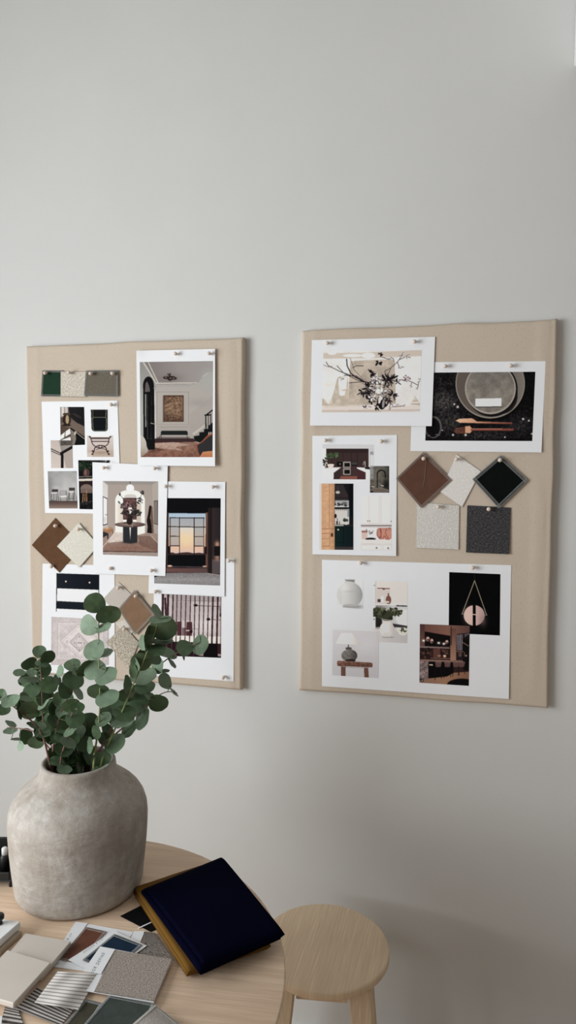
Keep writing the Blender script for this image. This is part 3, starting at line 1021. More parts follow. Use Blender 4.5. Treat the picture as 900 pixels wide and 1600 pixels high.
def pic_flowers():
    p = Pic(V7, [(70, 125), (760, 122), (745, 557), (58, 560)], (228, 226, 226))
    p.tex(60, .03)
    wash = (202, 186, 170)
    m = p.poly([(60, 142), (330, 140), (765, 120), (762, 163), (440, 178), (60, 182)], wash, .85)
    p.ell(275, 160, 70, 11, (236, 232, 229))
    p.ell(385, 160, 48, 20, (236, 232, 229))
    p.ell(130, 146, 30, 9, (236, 232, 229))
    m = p.poly([(258, 200), (420, 190), (570, 186), (574, 340), (578, 498), (400, 508), (245, 508), (250, 350)], (186, 169, 151), .92)
    p.tex(50, .1, m)
    p.tex(14, .05, m)
    p.poly([(265, 230), (420, 210), (300, 330)], (206, 192, 176), .5)
    m = p.poly([(56, 500), (62, 458), (80, 470), (100, 502), (118, 490), (140, 420), (168, 318), (180, 308), (240, 312), (246, 420), (245, 512), (56, 530)], (194, 177, 157), .92)
    p.tex(30, .08, m)
    p.poly([(175, 318), (237, 312), (232, 380), (218, 440), (190, 445), (180, 430), (176, 380)], (238, 236, 234))
    p.poly([(100, 502), (118, 488), (135, 430), (150, 360), (160, 330), (130, 350), (70, 350), (64, 460), (84, 470)], (234, 232, 231))
    p.line([(205, 404), (262, 402)], 10, (200, 183, 164))
    p.rect(50, 512, 760, 565, (224, 212, 205))
    p.line([(58, 550), (470, 552)], 16, (200, 184, 170), .8)
    p.line([(250, 548), (745, 544)], 12, (186, 172, 160), .6)
    p.line([(80, 520), (330, 512)], 8, (206, 192, 178), .7)
    p.poly([(680, 505), (700, 470), (714, 438), (730, 470), (750, 496), (750, 512)], (192, 174, 154), .9)
    p.line([(685, 492), (748, 488)], 8, (234, 228, 224))
    k = (26, 20, 26)
    # long bare stems
    for q, w in (([(70, 226), (104, 240), (130, 236)], 3), ([(88, 205), (104, 232), (190, 274), (262, 300), (330, 332)], 4), ([(165, 232), (210, 282), (300, 330), (360, 345)], 4), ([(232, 185), (236, 232), (262, 286), (340, 338), (420, 360)], 7), ([(275, 246), (300, 232), (350, 232)], 4), ([(258, 180), (285, 260), (350, 330)], 3), ([(186, 322), (215, 322), (190, 335)], 3), ([(215, 300), (300, 302), (360, 345), (420, 352)], 4), ([(250, 352), (330, 345), (440, 350)], 4)):
        p.line(q, w, k if w > 3 else (86, 74, 76))
    # thin sprigs on the right
    for q in ([(520, 300), (545, 245), (590, 205), (628, 150)], [(590, 205), (602, 248), (626, 246)], [(600, 190), (655, 165), (680, 175)], [(540, 250), (500, 270), (510, 300)], [(480, 170), (520, 185), (560, 180), (566, 200)], [(600, 330), (650, 330), (700, 350), (735, 370), (745, 330)], [(690, 352), (682, 385)], [(735, 370), (730, 400)], [(520, 480), (570, 520), (640, 512)], [(540, 500), (530, 540)]):
        p.line(q, 4, (60, 46, 54))
    g = random.Random(5)
    for x, y in ((628, 142), (612, 160), (665, 155), (655, 172), (600, 240), (625, 240), (548, 175), (560, 190), (640, 315), (660, 312), (650, 340), (630, 335), (745, 326), (740, 345), (685, 375), (728, 388), (620, 515), (638, 512), (590, 505), (560, 520), (366, 525), (352, 520), (395, 520), (540, 535)):
        p.ell(x, y, 10, 7, (232, 224, 224), 1, g.random() * 3)
        t = g.random() * 3
        p.line([(x - 8 * math.cos(t), y - 8 * math.sin(t)), (x + 9 * math.cos(t), y + 8 * math.sin(t))], 4, (70, 48, 60))
    # the bouquet: loose brush leaves, then pale petals with ink outlines
    g = random.Random(17)
    for x, y, n, a, b, w, sd in ((405, 285, 7, 20, 36, 7, 1), (455, 212, 9, 14, 28, 6, 2), (470, 150, 8, 8, 20, 4, 3), (540, 330, 18, 30, 62, 4, 4), (510, 330, 12, 22, 46, 6, 5), (380, 390, 10, 22, 44, 8, 6), (345, 415, 7, 22, 46, 5, 7), (560, 430, 12, 24, 48, 4, 8), (430, 350, 10, 22, 42, 7, 9), (400, 470, 10, 18, 38, 6, 10), (480, 500, 12, 18, 38, 7, 11), (525, 470, 8, 18, 38, 5, 12), (440, 520, 8, 14, 30, 5, 13), (590, 345, 9, 16, 36, 3, 14), (370, 430, 8, 20, 36, 6, 15)):
        p.leafs(x, y, n, a, b, w, k, sd)
    p.scatter(450, 400, 84, 92, 90, 5, [(70, 62, 66), (24, 18, 22), (140, 130, 128), (96, 86, 88)], 21)
    for x, y, n, a, b, w, sd in ((450, 318, 6, 24, 42, 8, 31), (435, 392, 7, 22, 44, 9, 32), (482, 425, 8, 34, 60, 8, 33), (410, 455, 6, 18, 32, 7, 34), (468, 360, 6, 18, 34, 8, 35), (425, 330, 5, 16, 28, 7, 36)):
        p.leafs(x, y, n, a, b, w + 2.5, (62, 54, 58), sd)
        p.leafs(x, y, n, a, b, w, (230, 225, 222), sd)
        p.leafs(x, y, n + 2, a * .5, b * .75, 1.8, (150, 140, 138), sd + 7)
        p.leafs(x, y, 4, 6, 14, 3, (70, 60, 62), sd + 9)
    for _ in range(60):
        t, q = g.random() * 2 * PI, g.uniform(20, 110)
        x, y = 460 + q * math.cos(t), 400 + q * math.sin(t) * 1.0
        t2 = t + g.uniform(-.6, .6)
        L = g.uniform(10, 30)
        p.line([(x, y), (x + L * math.cos(t2), y + L * math.sin(t2))], g.choice([2, 3, 4]), g.choice([k, (80, 66, 70), (120, 108, 106)]), .85)
    p.scatter(650, 318, 30, 18, 14, 5, [(150, 116, 124), (86, 60, 72), (206, 190, 192)], 22, .8)
    p.scatter(130, 420, 60, 80, 30, 12, [(222, 214, 208), (214, 204, 194)], 23, .25)
    p.scatter(660, 430, 70, 60, 24, 14, [(222, 216, 210), (232, 229, 227)], 24, .3)
    p.ell(480, 505, 26, 34, (20, 16, 20))
    p.ell(490, 500, 9, 30, (150, 144, 146), 1, .1)
    p.ell(466, 470, 9, 30, (222, 216, 214), 1, .2)
    p.leafs(360, 522, 5, 8, 20, 3, k, 41)
    return p


def pic_plates():
    p = Pic(VT, [(42, 100), (794, 94), (772, 581), (20, 578)], ('h', (17, 15, 17), (10, 9, 11)))
    p.glow(150, 310, 100, 90, (62, 58, 58), .9)
    p.glow(200, 450, 120, 80, (50, 46, 47), .8)
    p.glow(690, 470, 120, 90, (38, 35, 37), .8)
    p.glow(440, 540, 180, 40, (42, 39, 40), .8)
    p.tex(11, .6)
    p.tex(5, .5)
    g = random.Random(4)
    for _ in range(46):
        x, y = g.uniform(80, 250), g.uniform(105, 330)
        t = g.random() * 3
        p.line([(x, y), (x + 34 * math.cos(t), y + 30 * math.sin(t))], 3, g.choice([(52, 54, 46), (34, 36, 32), (70, 68, 64)]), .7)
    for _ in range(70):
        x, y = g.uniform(40, 770), g.uniform(330, 575)
        p.ell(x, y, g.uniform(1, 4), g.uniform(1, 3), (96, 92, 94), .7)
    for x, y, r in ((248, 341, 9), (304, 538, 9), (708, 426, 8), (748, 438, 7), (215, 538, 8), (224, 322, 7), (580, 554, 6), (770, 530, 7), (140, 505, 5)):
        p.ell(x, y, r, r, (176, 170, 168))
    p.ell(486, 196, 246, 240, (8, 7, 8), .8)
    p.ell(477, 178, 244, 244, (138, 129, 120))
    m = p.ell(477, 176, 237, 236, ('h', (92, 80, 74), (84, 76, 71), (120, 112, 105)))
    p.ell(488, 218, 182, 192, (20, 18, 18))
    p.ell(560, 260, 110, 130, (16, 14, 14), .8)
    p.ell(478, 212, 179, 180, (156, 147, 138))
    m = p.ell(478, 208, 169, 171, ('v', (108, 103, 97), (124, 117, 109), (112, 104, 96)))
    p.tex(34, .12, m)
    p.tex(10, .06, m)
    p.line([(373, 342), (558, 340)], 6, (52, 46, 42))
    p.poly([(373, 283), (555, 280), (556, 337), (373, 339)], (236, 235, 237))
    p.poly([(233, 438), (262, 424), (345, 421), (362, 428), (382, 443), (632, 450), (632, 462), (382, 455), (262, 452)], ('h', (226, 178, 144), (206, 148, 112), (150, 86, 66), (120, 62, 50)))
    p.line([(382, 457), (632, 463)], 4, (60, 30, 26))
    p.lines([[(232, 494), (312, 485)], [(226, 506), (312, 498)], [(224, 516), (312, 511)], [(236, 524), (312, 522)]], 5, (142, 78, 58))
    p.poly([(300, 478), (334, 475), (350, 494), (350, 506), (335, 526), (300, 524)], (206, 148, 112))
    p.line([(345, 500), (635, 500)], 15, (132, 62, 50))
    p.line([(345, 495), (560, 495)], 5, (196, 124, 96))
    p.ell(76, 482, 60, 78, (84, 80, 80))
    p.ell(74, 486, 50, 68, (16, 13, 15))
    p.line([(40, 545), (70, 530), (120, 540)], 7, (92, 88, 88))
    p.ell(70, 500, 36, 44, (10, 8, 10))
    return p


def pics_kitchen():
    out = []
    p = Pic(V8, [(122, 92), (637, 94), (634, 445), (120, 442)], (228, 230, 236))
    p.rect(118, 88, 640, 132, (204, 205, 212))
    p.rect(592, 132, 640, 310, (200, 201, 210))
    p.rect(600, 165, 632, 195, (150, 150, 158))
    p.rect(606, 205, 640, 300, (214, 215, 222))
    p.rect(158, 135, 586, 332, (60, 43, 43))
    p.rect(158, 135, 586, 178, (48, 34, 35))
    p.lines([[(x, 178), (x, 320)] for x in (215, 270, 330, 410, 472)], 5, (36, 25, 27))
    p.rect(168, 192, 186, 222, (60, 76, 48))
    p.rect(232, 320, 556, 442, (66, 46, 48))
    p.lines([[(x, 330), (x, 412)] for x in (325, 410)], 4, (40, 28, 30))
    p.rect(266, 268, 326, 310, (16, 13, 14))
    p.ell(298, 290, 6, 5, (180, 176, 174))
    p.rect(410, 262, 472, 306, (24, 20, 21))
    p.lines([[(415, 272), (468, 272)], [(415, 288), (468, 288)]], 5, (120, 114, 112))
    for y0, y1 in ((266, 328), (334, 398)):
        p.rect(328, y0, 406, y1, (156, 147, 144))
        p.rect(340, y0 + 12, 397, y1 - 10, (18, 15, 16))
    p.poly([(305, 412), (470, 412), (470, 446), (290, 446)], (140, 78, 66))
    p.poly([(468, 340), (556, 375), (556, 446), (470, 446)], (74, 40, 46))
    p.poly([(232, 380), (305, 338), (305, 412), (290, 446), (232, 446)], (54, 40, 42))
    p.poly([(115, 332), (240, 324), (308, 323), (234, 378), (232, 448), (115, 448)], (234, 234, 239))
    p.poly([(465, 322), (600, 330), (640, 345), (640, 450), (556, 450), (556, 374), (470, 336)], (234, 234, 238))
    p.line([(548, 262), (550, 325)], 7, (196, 190, 186))
    p.line([(530, 300), (535, 268), (548, 264)], 5, (180, 174, 170))
    p.poly([(545, 322), (598, 318), (598, 345), (550, 340)], (40, 36, 38))
    p.scatter(220, 205, 62, 30, 46, 9, [(70, 92, 58), (52, 72, 44), (92, 112, 78), (44, 56, 36)], 3)
    p.scatter(142, 265, 24, 34, 26, 8, [(28, 26, 28), (220, 214, 214), (70, 84, 62)], 4)
    p.lines([[(140, 280), (150, 330)], [(158, 280), (152, 330)]], 4, (60, 60, 54))
    p.poly([(168, 296), (240, 294), (226, 326), (184, 332)], (226, 204, 200))
    p.ell(204, 296, 35, 7, (238, 224, 220))
    out.append((p, 'picture of a dark brown kitchen'))
    p = Pic(V8, [(600, 310), (791, 310), (791, 578), (598, 577)], ('h', (92, 87, 78), (100, 95, 86), (60, 57, 54)))
    p.tex(26, .18)
    p.glow(760, 500, 40, 60, (22, 21, 22), .9)
    p.glow(610, 560, 60, 60, (50, 46, 42), .8)
    p.poly([(598, 552), (690, 530), (795, 556), (795, 580), (598, 580)], (104, 92, 84))
    p.line([(610, 545), (690, 527), (790, 552)], 6, (134, 122, 112))
    p.rect(595, 560, 630, 580, (30, 27, 26))
    arc = [(672 + 40 - 40 * math.cos(t), 392 - 40 * math.sin(t)) for t in np.linspace(0, PI, 14)]
    p.line([(672, 525)] + arc + [(753, 422)], 12, (20, 16, 15))
    p.line([(670, 500), (670, 395)], 3, (86, 78, 72))
    p.lines([[(618, 516), (640, 520)], [(708, 504), (732, 510)]], 9, (214, 206, 196))
    p.lines([[(632, 520), (632, 538)], [(716, 510), (716, 528)]], 9, (120, 110, 102))
    p.rect(786, 308, 794, 580, (26, 24, 25))
    out.append((p, 'picture of a black arched tap'))
    p = Pic(V8, [(75, 485), (447, 486), (440, 1152), (72, 1150)], (208, 208, 212))
    p.rect(70, 480, 90, 1155, (222, 223, 228))
    p.rect(430, 480, 450, 1155, (228, 229, 234))
    m = p.rect(108, 485, 246, 1152, ('h', (208, 152, 110), (216, 164, 122), (192, 136, 96)))
    p.tex(20, .05, m)
    c = (160, 106, 72)
    p.lines([[(190, 490), (190, 930)], [(112, 942), (240, 938)], [(112, 988), (194, 985)], [(194, 985), (194, 1112)], [(112, 1116), (194, 1112)], [(112, 1040), (194, 1040)]], 6, c)
    p.line([(112, 486), (112, 1150)], 5, (226, 182, 142))
    p.rect(205, 985, 228, 1020, (96, 56, 40))
    p.ell(216, 998, 6, 10, (50, 28, 22))
    p.rect(244, 485, 432, 1152, (22, 22, 26))
    p.rect(248, 495, 378, 650, (48, 42, 45))
    p.poly([(330, 495), (395, 495), (395, 650), (375, 600)], (22, 20, 24))
    p.ell(348, 606, 20, 26, (70, 36, 38), .7)
    p.line([(275, 520), (275, 565)], 4, (80, 74, 72))
    p.ell(275, 574, 22, 14, (186, 180, 174))
    p.line([(248, 628), (375, 628)], 7, (26, 22, 26))
    p.rect(248, 655, 388, 722, (160, 160, 164))
    p.line([(248, 716), (385, 716)], 9, (226, 226, 228))
    p.scatter(285, 696, 36, 12, 14, 7, [(32, 30, 34), (60, 56, 60), (208, 206, 208)], 5)
    p.scatter(350, 694, 28, 18, 12, 8, [(104, 108, 112), (140, 142, 146), (60, 62, 66)], 6)
    p.line([(246, 736), (390, 736)], 10, (30, 34, 36))
    m = p.rect(246, 745, 390, 896, (206, 202, 201))
    p.lines([[(246, y), (390, y)] for y in range(760, 890, 16)], 2, (186, 182, 182))
    p.lines([[(262 + 20 * i, 745), (262 + 20 * i, 758)] for i in range(6)], 4, (60, 58, 60))
    p.ell(252, 812, 12, 22, (20, 18, 22))
    p.lines([[(270, 838), (272, 895)], [(292, 868), (292, 895)], [(262, 868), (264, 895)]], 7, (28, 26, 30))
    p.scatter(357, 853, 26, 16, 20, 7, [(34, 38, 34), (60, 66, 56), (92, 92, 88)], 7)
    p.rect(348, 868, 370, 900, (206, 204, 206))
    p.rect(388, 486, 432, 820, ('v', (10, 9, 14), (10, 16, 22)))
    p.rect(372, 740, 392, 820, (130, 140, 142))
    p.rect(244, 900, 334, 912, (190, 186, 182))
    p.rect(334, 902, 432, 914, (44, 40, 40))
    p.rect(244, 912, 432, 1122, ('h', (13, 38, 38), (10, 22, 28)))
    p.box(254, 930, 330, 1078, 4, (8, 20, 22))
    p.line([(334, 915), (334, 1120)], 4, (6, 14, 18))
    p.ell(279, 949, 8, 8, (222, 214, 196))
    p.rect(244, 1122, 432, 1153, (58, 50, 50))
    out.append((p, 'picture of a wooden door opening on a dark pantry'))
    p = Pic(V8, [(508, 608), (815, 605), (815, 1157), (506, 1155)], (232, 226, 227))
    d = (208, 198, 198)
    p.lines([[(590, 610), (590, 885)], [(695, 610), (695, 888)], [(712, 610), (712, 888)], [(508, 886), (815, 888)]], 5, d)
    p.lines([[(578, 612), (578, 880)], [(602, 612), (602, 880)], [(684, 612), (684, 880)], [(806, 612), (806, 885)], [(512, 612), (512, 880)]], 2, (218, 210, 211))
    for x, y in ((575, 862), (595, 862), (812, 866)):
        p.ell(x, y, 6, 6, (110, 92, 82))
    p.rect(504, 905, 820, 1055, (224, 223, 229))
    p.rect(504, 900, 820, 916, (134, 122, 122))
    p.line([(508, 922), (815, 922)], 5, (180, 172, 174))
    p.rect(514, 972, 572, 1044, (212, 184, 176))
    p.rect(514, 958, 572, 978, (156, 100, 92))
    p.line([(560, 945), (570, 962)], 6, (60, 44, 42))
    p.scatter(605, 978, 26, 16, 18, 6, [(210, 206, 210), (120, 114, 118), (160, 156, 160)], 5)
    p.line([(590, 960), (608, 990), (632, 958)], 4, (90, 84, 88))
    p.ell(720, 988, 56, 58, (198, 128, 112))
    p.ell(775, 992, 60, 60, (206, 136, 118))
    p.rect(676, 930, 815, 958, (196, 128, 112))
    c = (140, 66, 56)
    p.lines([[(672, 948), (668, 1000), (700, 1044)], [(700, 950), (712, 1000), (690, 1038)], [(730, 1040), (742, 1010), (772, 1046)], [(764, 940), (752, 985), (790, 1048)], [(700, 936), (712, 960), (708, 1040)]], 6, c)
    p.ell(795, 935, 14, 8, (170, 96, 84))
    p.ell(605, 1043, 52, 14, (22, 17, 20))
    p.rect(560, 1036, 655, 1046, (26, 20, 24))
    p.poly([(504, 1048), (820, 1050), (820, 1088), (504, 1086)], (226, 219, 219))
    p.line([(508, 1092), (815, 1094)], 5, (196, 188, 188))
    p.box(513, 1102, 716, 1152, 4, (206, 196, 196))
    p.box(734, 1104, 815, 1154, 4, (206, 196, 196))
    for x, y in ((665, 1132), (781, 1135)):
        p.ell(x, y, 9, 9, (110, 96, 84))
    out.append((p, 'picture of cream cabinets with chopping boards'))
    return out


def pics_vases():
    out = []
    W = (206, 207, 213)
    p = Pic(V5, [(145, 80), (405, 82), (405, 370), (145, 368)], W)
    p.rect(330, 250, 410, 372, (196, 196, 201), .5)
    p.glow(345, 348, 70, 20, (132, 131, 134), .9)
    m = p.ell(278, 236, 121, 118, ('h', (196, 194, 195), (202, 200, 200), (178, 176, 177), (142, 140, 142)))
    p.glow(225, 170, 50, 50, (214, 212, 212), .5)
    p.lines([[(165, y), (270, y + 4), (392, y)] for y in range(195, 330, 16)], 3, (168, 166, 167), .5)
    p.glow(300, 205, 70, 12, (168, 166, 167), .6)
    p.ell(278, 340, 66, 18, (166, 164, 166))
    p.line([(215, 350), (330, 352)], 4, (96, 94, 96))
    p.poly([(238, 104), (325, 106), (330, 128), (228, 126)], (190, 188, 189))
    p.poly([(235, 92), (326, 97), (322, 120), (290, 113), (240, 106)], (122, 119, 121))
    p.line([(232, 95), (328, 95)], 5, (150, 147, 148))
    out.append((p, 'cut-out picture of a round white clay jar'))
    p = Pic(V5, [(500, 105), (820, 113), (818, 690), (495, 675)], ('v', (212, 202, 200), (216, 204, 203), (206, 196, 196)))
    p.rect(495, 100, 525, 560, (226, 222, 222))
    p.line([(522, 110), (522, 545)], 5, (170, 160, 160))
    p.ell(510, 148, 6, 6, (90, 82, 82))
    p.ell(507, 465, 6, 8, (80, 72, 72))
    p.rect(530, 190, 660, 322, (202, 190, 186))
    p.line([(540, 176), (650, 178)], 10, (120, 84, 70))
    p.ell(598, 182, 14, 7, (96, 64, 54))
    p.rect(572, 250, 598, 310, (236, 232, 232))
    p.rect(540, 278, 570, 305, (70, 52, 52))
    p.ell(642, 285, 25, 42, (120, 74, 64))
    p.rect(636, 222, 648, 250, (110, 68, 58))
    p.ell(628, 304, 24, 10, (206, 196, 190))
    p.line([(525, 326), (820, 330)], 9, (238, 235, 235))
    p.rect(525, 336, 820, 560, ('h', (120, 114, 116), (190, 188, 191), (196, 194, 197)))
    p.poly([(715, 333), (820, 337), (820, 348), (715, 344)], (50, 44, 48))
    p.ell(780, 450, 70, 80, (214, 213, 216), .8)
    p.rect(522, 450, 580, 540, (34, 31, 34))
    p.poly([(680, 505), (820, 528), (820, 545), (690, 540)], (56, 50, 54))
    p.poly([(520, 540), (700, 540), (700, 560), (520, 560)], (150, 144, 146))
    p.poly([(490, 552), (825, 570), (825, 700), (490, 700)], ('h', (206, 200, 202), (190, 185, 187), (180, 175, 178)))
    gr = [(58, 62, 40), (78, 82, 56), (40, 44, 30), (104, 106, 80), (52, 54, 38)]
    p.scatter(560, 405, 62, 58, 90, 9, gr, 3)
    p.scatter(700, 400, 68, 38, 70, 8, gr, 4)
    p.scatter(630, 430, 60, 40, 60, 10, [(36, 40, 28), (54, 58, 40)], 5)
    m = p.ell(628, 560, 69, 72, ('h', (214, 207, 205), (222, 216, 214), (188, 180, 179)))
    p.rect(590, 474, 664, 505, (210, 203, 201))
    p.ell(628, 474, 36, 8, (120, 112, 106))
    p.ell(640, 634, 60, 8, (140, 132, 134), .6)
    p.rect(594, 590, 662, 630, (206, 199, 198))
    for x, y, r in ((740, 565, 22), (760, 590, 24), (785, 598, 22), (800, 560, 18), (775, 570, 16), (805, 590, 16)):
        p.ell(x, y, r, r * .9, (226, 222, 204))
        p.ell(x + 3, y + 3, r * .4, r * .4, (196, 192, 168))
    p.scatter(790, 565, 30, 30, 12, 6, [(60, 62, 46), (40, 40, 34)], 7)
    out.append((p, 'picture of a white vase of greenery on a shelf'))
    p = Pic(V5, [(118, 562), (550, 582), (547, 1018), (115, 990)], ('v', (198, 194, 199), (192, 188, 195), (184, 180, 187)))
    p.glow(440, 700, 130, 100, (206, 203, 211), .6)
    p.rect(530, 560, 560, 680, (196, 190, 193))
    p.poly([(198, 594), (298, 596), (386, 706), (144, 694)], ('h', (214, 206, 206), (226, 218, 217), (196, 186, 187)))
    p.line([(266, 706), (266, 735)], 9, (78, 70, 70))
    p.ell(268, 738, 31, 11, (70, 64, 63))
    p.rect(245, 740, 295, 765, (84, 78, 77))
    m = p.ell(275, 806, 75, 58, ('h', (120, 114, 112), (110, 103, 100), (66, 60, 60)))
    p.tex(18, .16, m)
    p.ell(285, 852, 50, 14, (44, 36, 35))
    m = p.poly([(166, 853), (482, 872), (494, 884), (490, 917), (165, 904), (158, 880)], ('v', (130, 88, 72), (96, 60, 50)))
    p.tex(8, .25, m)
    p.poly([(196, 908), (238, 910), (236, 1000), (198, 1000)], (106, 68, 56))
    p.poly([(412, 918), (452, 920), (458, 1020), (416, 1020)], (106, 68, 56))
    p.line([(236, 910), (236, 1000)], 6, (72, 44, 38))
    p.line([(240, 918), (412, 922)], 8, (150, 144, 150), .7)
    out.append((p, 'picture of a table lamp on a rustic wooden bench'))
    p = Pic(V6, [(320, 50), (770, 68), (765, 607), (315, 585)], (4, 4, 5))
    p.line([(545, 70), (544, 125)], 6, (30, 28, 28))
    p.lines([[(543, 125), (435, 414)], [(543, 125), (648, 426)]], 6, (158, 144, 126))
    p.lines([[(428, 418), (452, 418)], [(632, 430), (652, 428)]], 6, (128, 114, 100))
    p.ell(540, 431, 92, 90, ('h', (214, 176, 166), (206, 168, 162), (170, 136, 134)))
    p.glow(480, 430, 46, 80, (228, 194, 184), .4)
    p.glow(615, 480, 40, 60, (140, 108, 108), .5)
    p.rect(526, 335, 553, 525, (5, 4, 5))
    p.line([(526, 422), (553, 424)], 9, (206, 172, 156))
    out.append((p, 'black picture of a round pendant lamp'))
    p = Pic(V6, [(62, 506), (500, 524), (492, 1050), (58, 1022)], (44, 27, 26))
    p.poly([(100, 500), (510, 520), (510, 590), (380, 600), (330, 612), (105, 572)], ('h', (104, 66, 58), (128, 84, 70), (88, 58, 54)))
    p.rect(50, 500, 104, 710, ('v', (74, 46, 44), (104, 68, 62)))
    p.poly([(104, 572), (330, 610), (330, 715), (104, 705)], (13, 9, 11))
    p.rect(55, 700, 332, 820, (40, 24, 24))
    p.poly([(60, 700), (325, 712), (325, 722), (60, 714)], (128, 108, 104))
    p.rect(180, 722, 240, 800, (92, 54, 46))
    p.scatter(120, 760, 55, 40, 24, 8, [(22, 14, 15), (66, 38, 34), (84, 52, 46)], 4)
    p.scatter(290, 745, 30, 22, 10, 9, [(96, 60, 52), (60, 36, 34)], 5)
    p.ell(280, 788, 14, 12, (206, 160, 130))
    p.ell(232, 786, 16, 10, (146, 100, 82))
    p.line([(160, 806), (328, 810)], 8, (120, 82, 68))
    for x, y, a, b in ((131, 637, 17, 22), (166, 655, 15, 22), (298, 664, 15, 18)):
        p.ell(x, y, a, b, (132, 92, 84))
        p.ell(x + 3, y - 4, a * .6, b * .5, (214, 180, 168))
        p.ell(x + 4, y + 6, a * .35, b * .35, (40, 24, 24))
    for x, y in ((95, 652), (228, 673), (273, 680)):
        p.glow(x, y, 18, 14, (220, 190, 166), .7)
        p.ell(x, y, 9, 8, (255, 250, 242))
    p.rect(330, 545, 380, 825, ('v', (96, 60, 52), (132, 90, 74), (156, 110, 90)))
    p.line([(337, 530), (338, 690)], 8, (30, 18, 20))
    p.poly([(382, 600), (500, 580), (500, 830), (382, 815)], (34, 24, 28))
    p.poly([(385, 605), (440, 596), (440, 740), (388, 735)], (120, 112, 122))
    p.poly([(452, 595), (495, 585), (495, 640), (452, 640)], (92, 84, 92))
    p.lines([[(x, 590), (x - 2, 745)] for x in (398, 412, 428, 440, 456, 474)], 6, (40, 26, 30))
    p.poly([(438, 640), (500, 590), (500, 925), (440, 905)], (10, 8, 9), .85)
    p.line([(440, 668), (490, 700)], 5, (150, 116, 104))
    p.line([(385, 745), (440, 750)], 10, (104, 70, 62))
    p.scatter(440, 775, 44, 24, 16, 6, [(92, 66, 60), (140, 110, 98), (24, 16, 18)], 6)
    p.poly([(62, 816), (440, 828), (440, 842), (62, 834)], (132, 98, 86))
    m = p.poly([(62, 834), (136, 836), (134, 1000), (58, 985)], (122, 102, 102))
    p.tex(16, .35, m)
    p.poly([(138, 836), (360, 842), (358, 945), (300, 970), (138, 985)], (10, 8, 9))
    p.line([(148, 865), (172, 866)], 10, (206, 186, 170))
    p.poly([(134, 985), (300, 968), (360, 935), (500, 925), (500, 1060), (58, 1040), (58, 1000)], ('h', (128, 92, 78), (152, 108, 82), (124, 82, 64)))
    for x in (195, 275, 350, 400):
        p.poly([(x, 836), (x + 60, 838), (x + 50, 885), (x + 8, 884)], (94, 64, 62))
        p.line([(x + 6, 842), (x + 52, 844)], 6, (124, 90, 84))
        p.lines([[(x + 5, 884), (x, 1000 - (x - 195) * .2)], [(x + 48, 884), (x + 58, 985 - (x - 195) * .2)]], 5, (22, 14, 15))
    p.ell(430, 1040, 130, 54, (12, 9, 10))
    p.ell(83, 1000, 13, 13, (10, 8, 10))
    p.ell(83, 1000, 5, 5, (230, 226, 226))
    p.line([(62, 506), (500, 524)], 6, (110, 78, 74))
    out.append((p, 'warm dark picture of a kitchen bar with stools'))
    return out

# ------------------------------------------------------------------ the room
WALL_Y = 0.022
MAT_WALL = plain('wall_paint', (.675, .675, .655), 0.75, 0.2, 0.012, 6, 0.10, 420)
MAT_CEIL = plain('ceiling_paint', (.55, .55, .545), 0.8, 0.2, 0.01, 5)
MAT_FLOOR = wood('oak_floor', (.47, .33, .225), (.55, .40, .28), 0.0, .5, rough=.45)
MAT_TRIM = plain('white_gloss_paint', (.82, .82, .81), 0.4, 0.4, 0.01, 5)
RX0, RX1, RY0, RZ1 = -1.0, 4.6, -5.2, 2.9
WY0, WY1, WZ0, WZ1 = -2.9, -1.0, 0.85, 2.2          # window opening in the left wall


def struct(name, boxes, material, bev=0.0):
    mb = MB()
    for lo, hi in boxes:
        box(mb, lo, hi, bev)
    o = mb.build(name, material)
    o['kind'] = 'structure'
    return o


struct('floor', [((RX0 - .2, RY0 - .2, -.1), (RX1 + .2, WALL_Y + .2, 0))], MAT_FLOOR)
struct('ceiling', [((RX0 - .2, RY0 - .2, RZ1), (RX1 + .2, WALL_Y + .2, RZ1 + .1))], MAT_CEIL)
struct('wall_back', [((RX0 - .2, WALL_Y, 0), (RX1 + .2, WALL_Y + .15, RZ1))], MAT_WALL)
struct('wall_front', [((RX0 - .2, RY0 - .15, 0), (RX1 + .2, RY0, RZ1))], MAT_WALL)
struct('wall_right', [((RX1, RY0, 0), (RX1 + .15, WALL_Y, RZ1))], MAT_WALL)
struct('wall_left', [((RX0 - .2, RY0, 0), (RX0, WY0, RZ1)), ((RX0 - .2, WY1, 0), (RX0, WALL_Y, RZ1)),
                     ((RX0 - .2, WY0, 0), (RX0, WY1, WZ0)), ((RX0 - .2, WY0, WZ1), (RX0, WY1, RZ1))], MAT_WALL)
struct('baseboard_back', [((RX0, WALL_Y - .016, 0), (RX1, WALL_Y, .06))], MAT_TRIM, .003)
wf = struct('window_1', [((RX0 - .16, WY0, WZ0), (RX0 - .10, WY0 + .05, WZ1)), ((RX0 - .16, WY1 - .05, WZ0), (RX0 - .10, WY1, WZ1)),
                         ((RX0 - .16, WY0, WZ0), (RX0 - .10, WY1, WZ0 + .05)), ((RX0 - .16, WY0, WZ1 - .05), (RX0 - .10, WY1, WZ1)),
                         ((RX0 - .15, (WY0 + WY1) / 2 - .02, WZ0), (RX0 - .11, (WY0 + WY1) / 2 + .02, WZ1))], MAT_TRIM)

# ------------------------------------------------------------------ light
w = bpy.data.worlds.new('daylight')
bpy.context.scene.world = w
w.use_nodes = True
w.node_tree.nodes['Background'].inputs['Color'].default_value = (.80, .88, 1.0, 1)
w.node_tree.nodes['Background'].inputs['Strength'].default_value = 0.6


def area(name, loc, rot, sx, sy, power, col):
    l = bpy.data.lights.new(name, 'AREA')
    l.shape = 'RECTANGLE'
    l.size, l.size_y, l.energy, l.color = sx, sy, power, col
    o = bpy.data.objects.new(name, l)
    COL.objects.link(o)
    o.location, o.rotation_euler = loc, rot
    return o


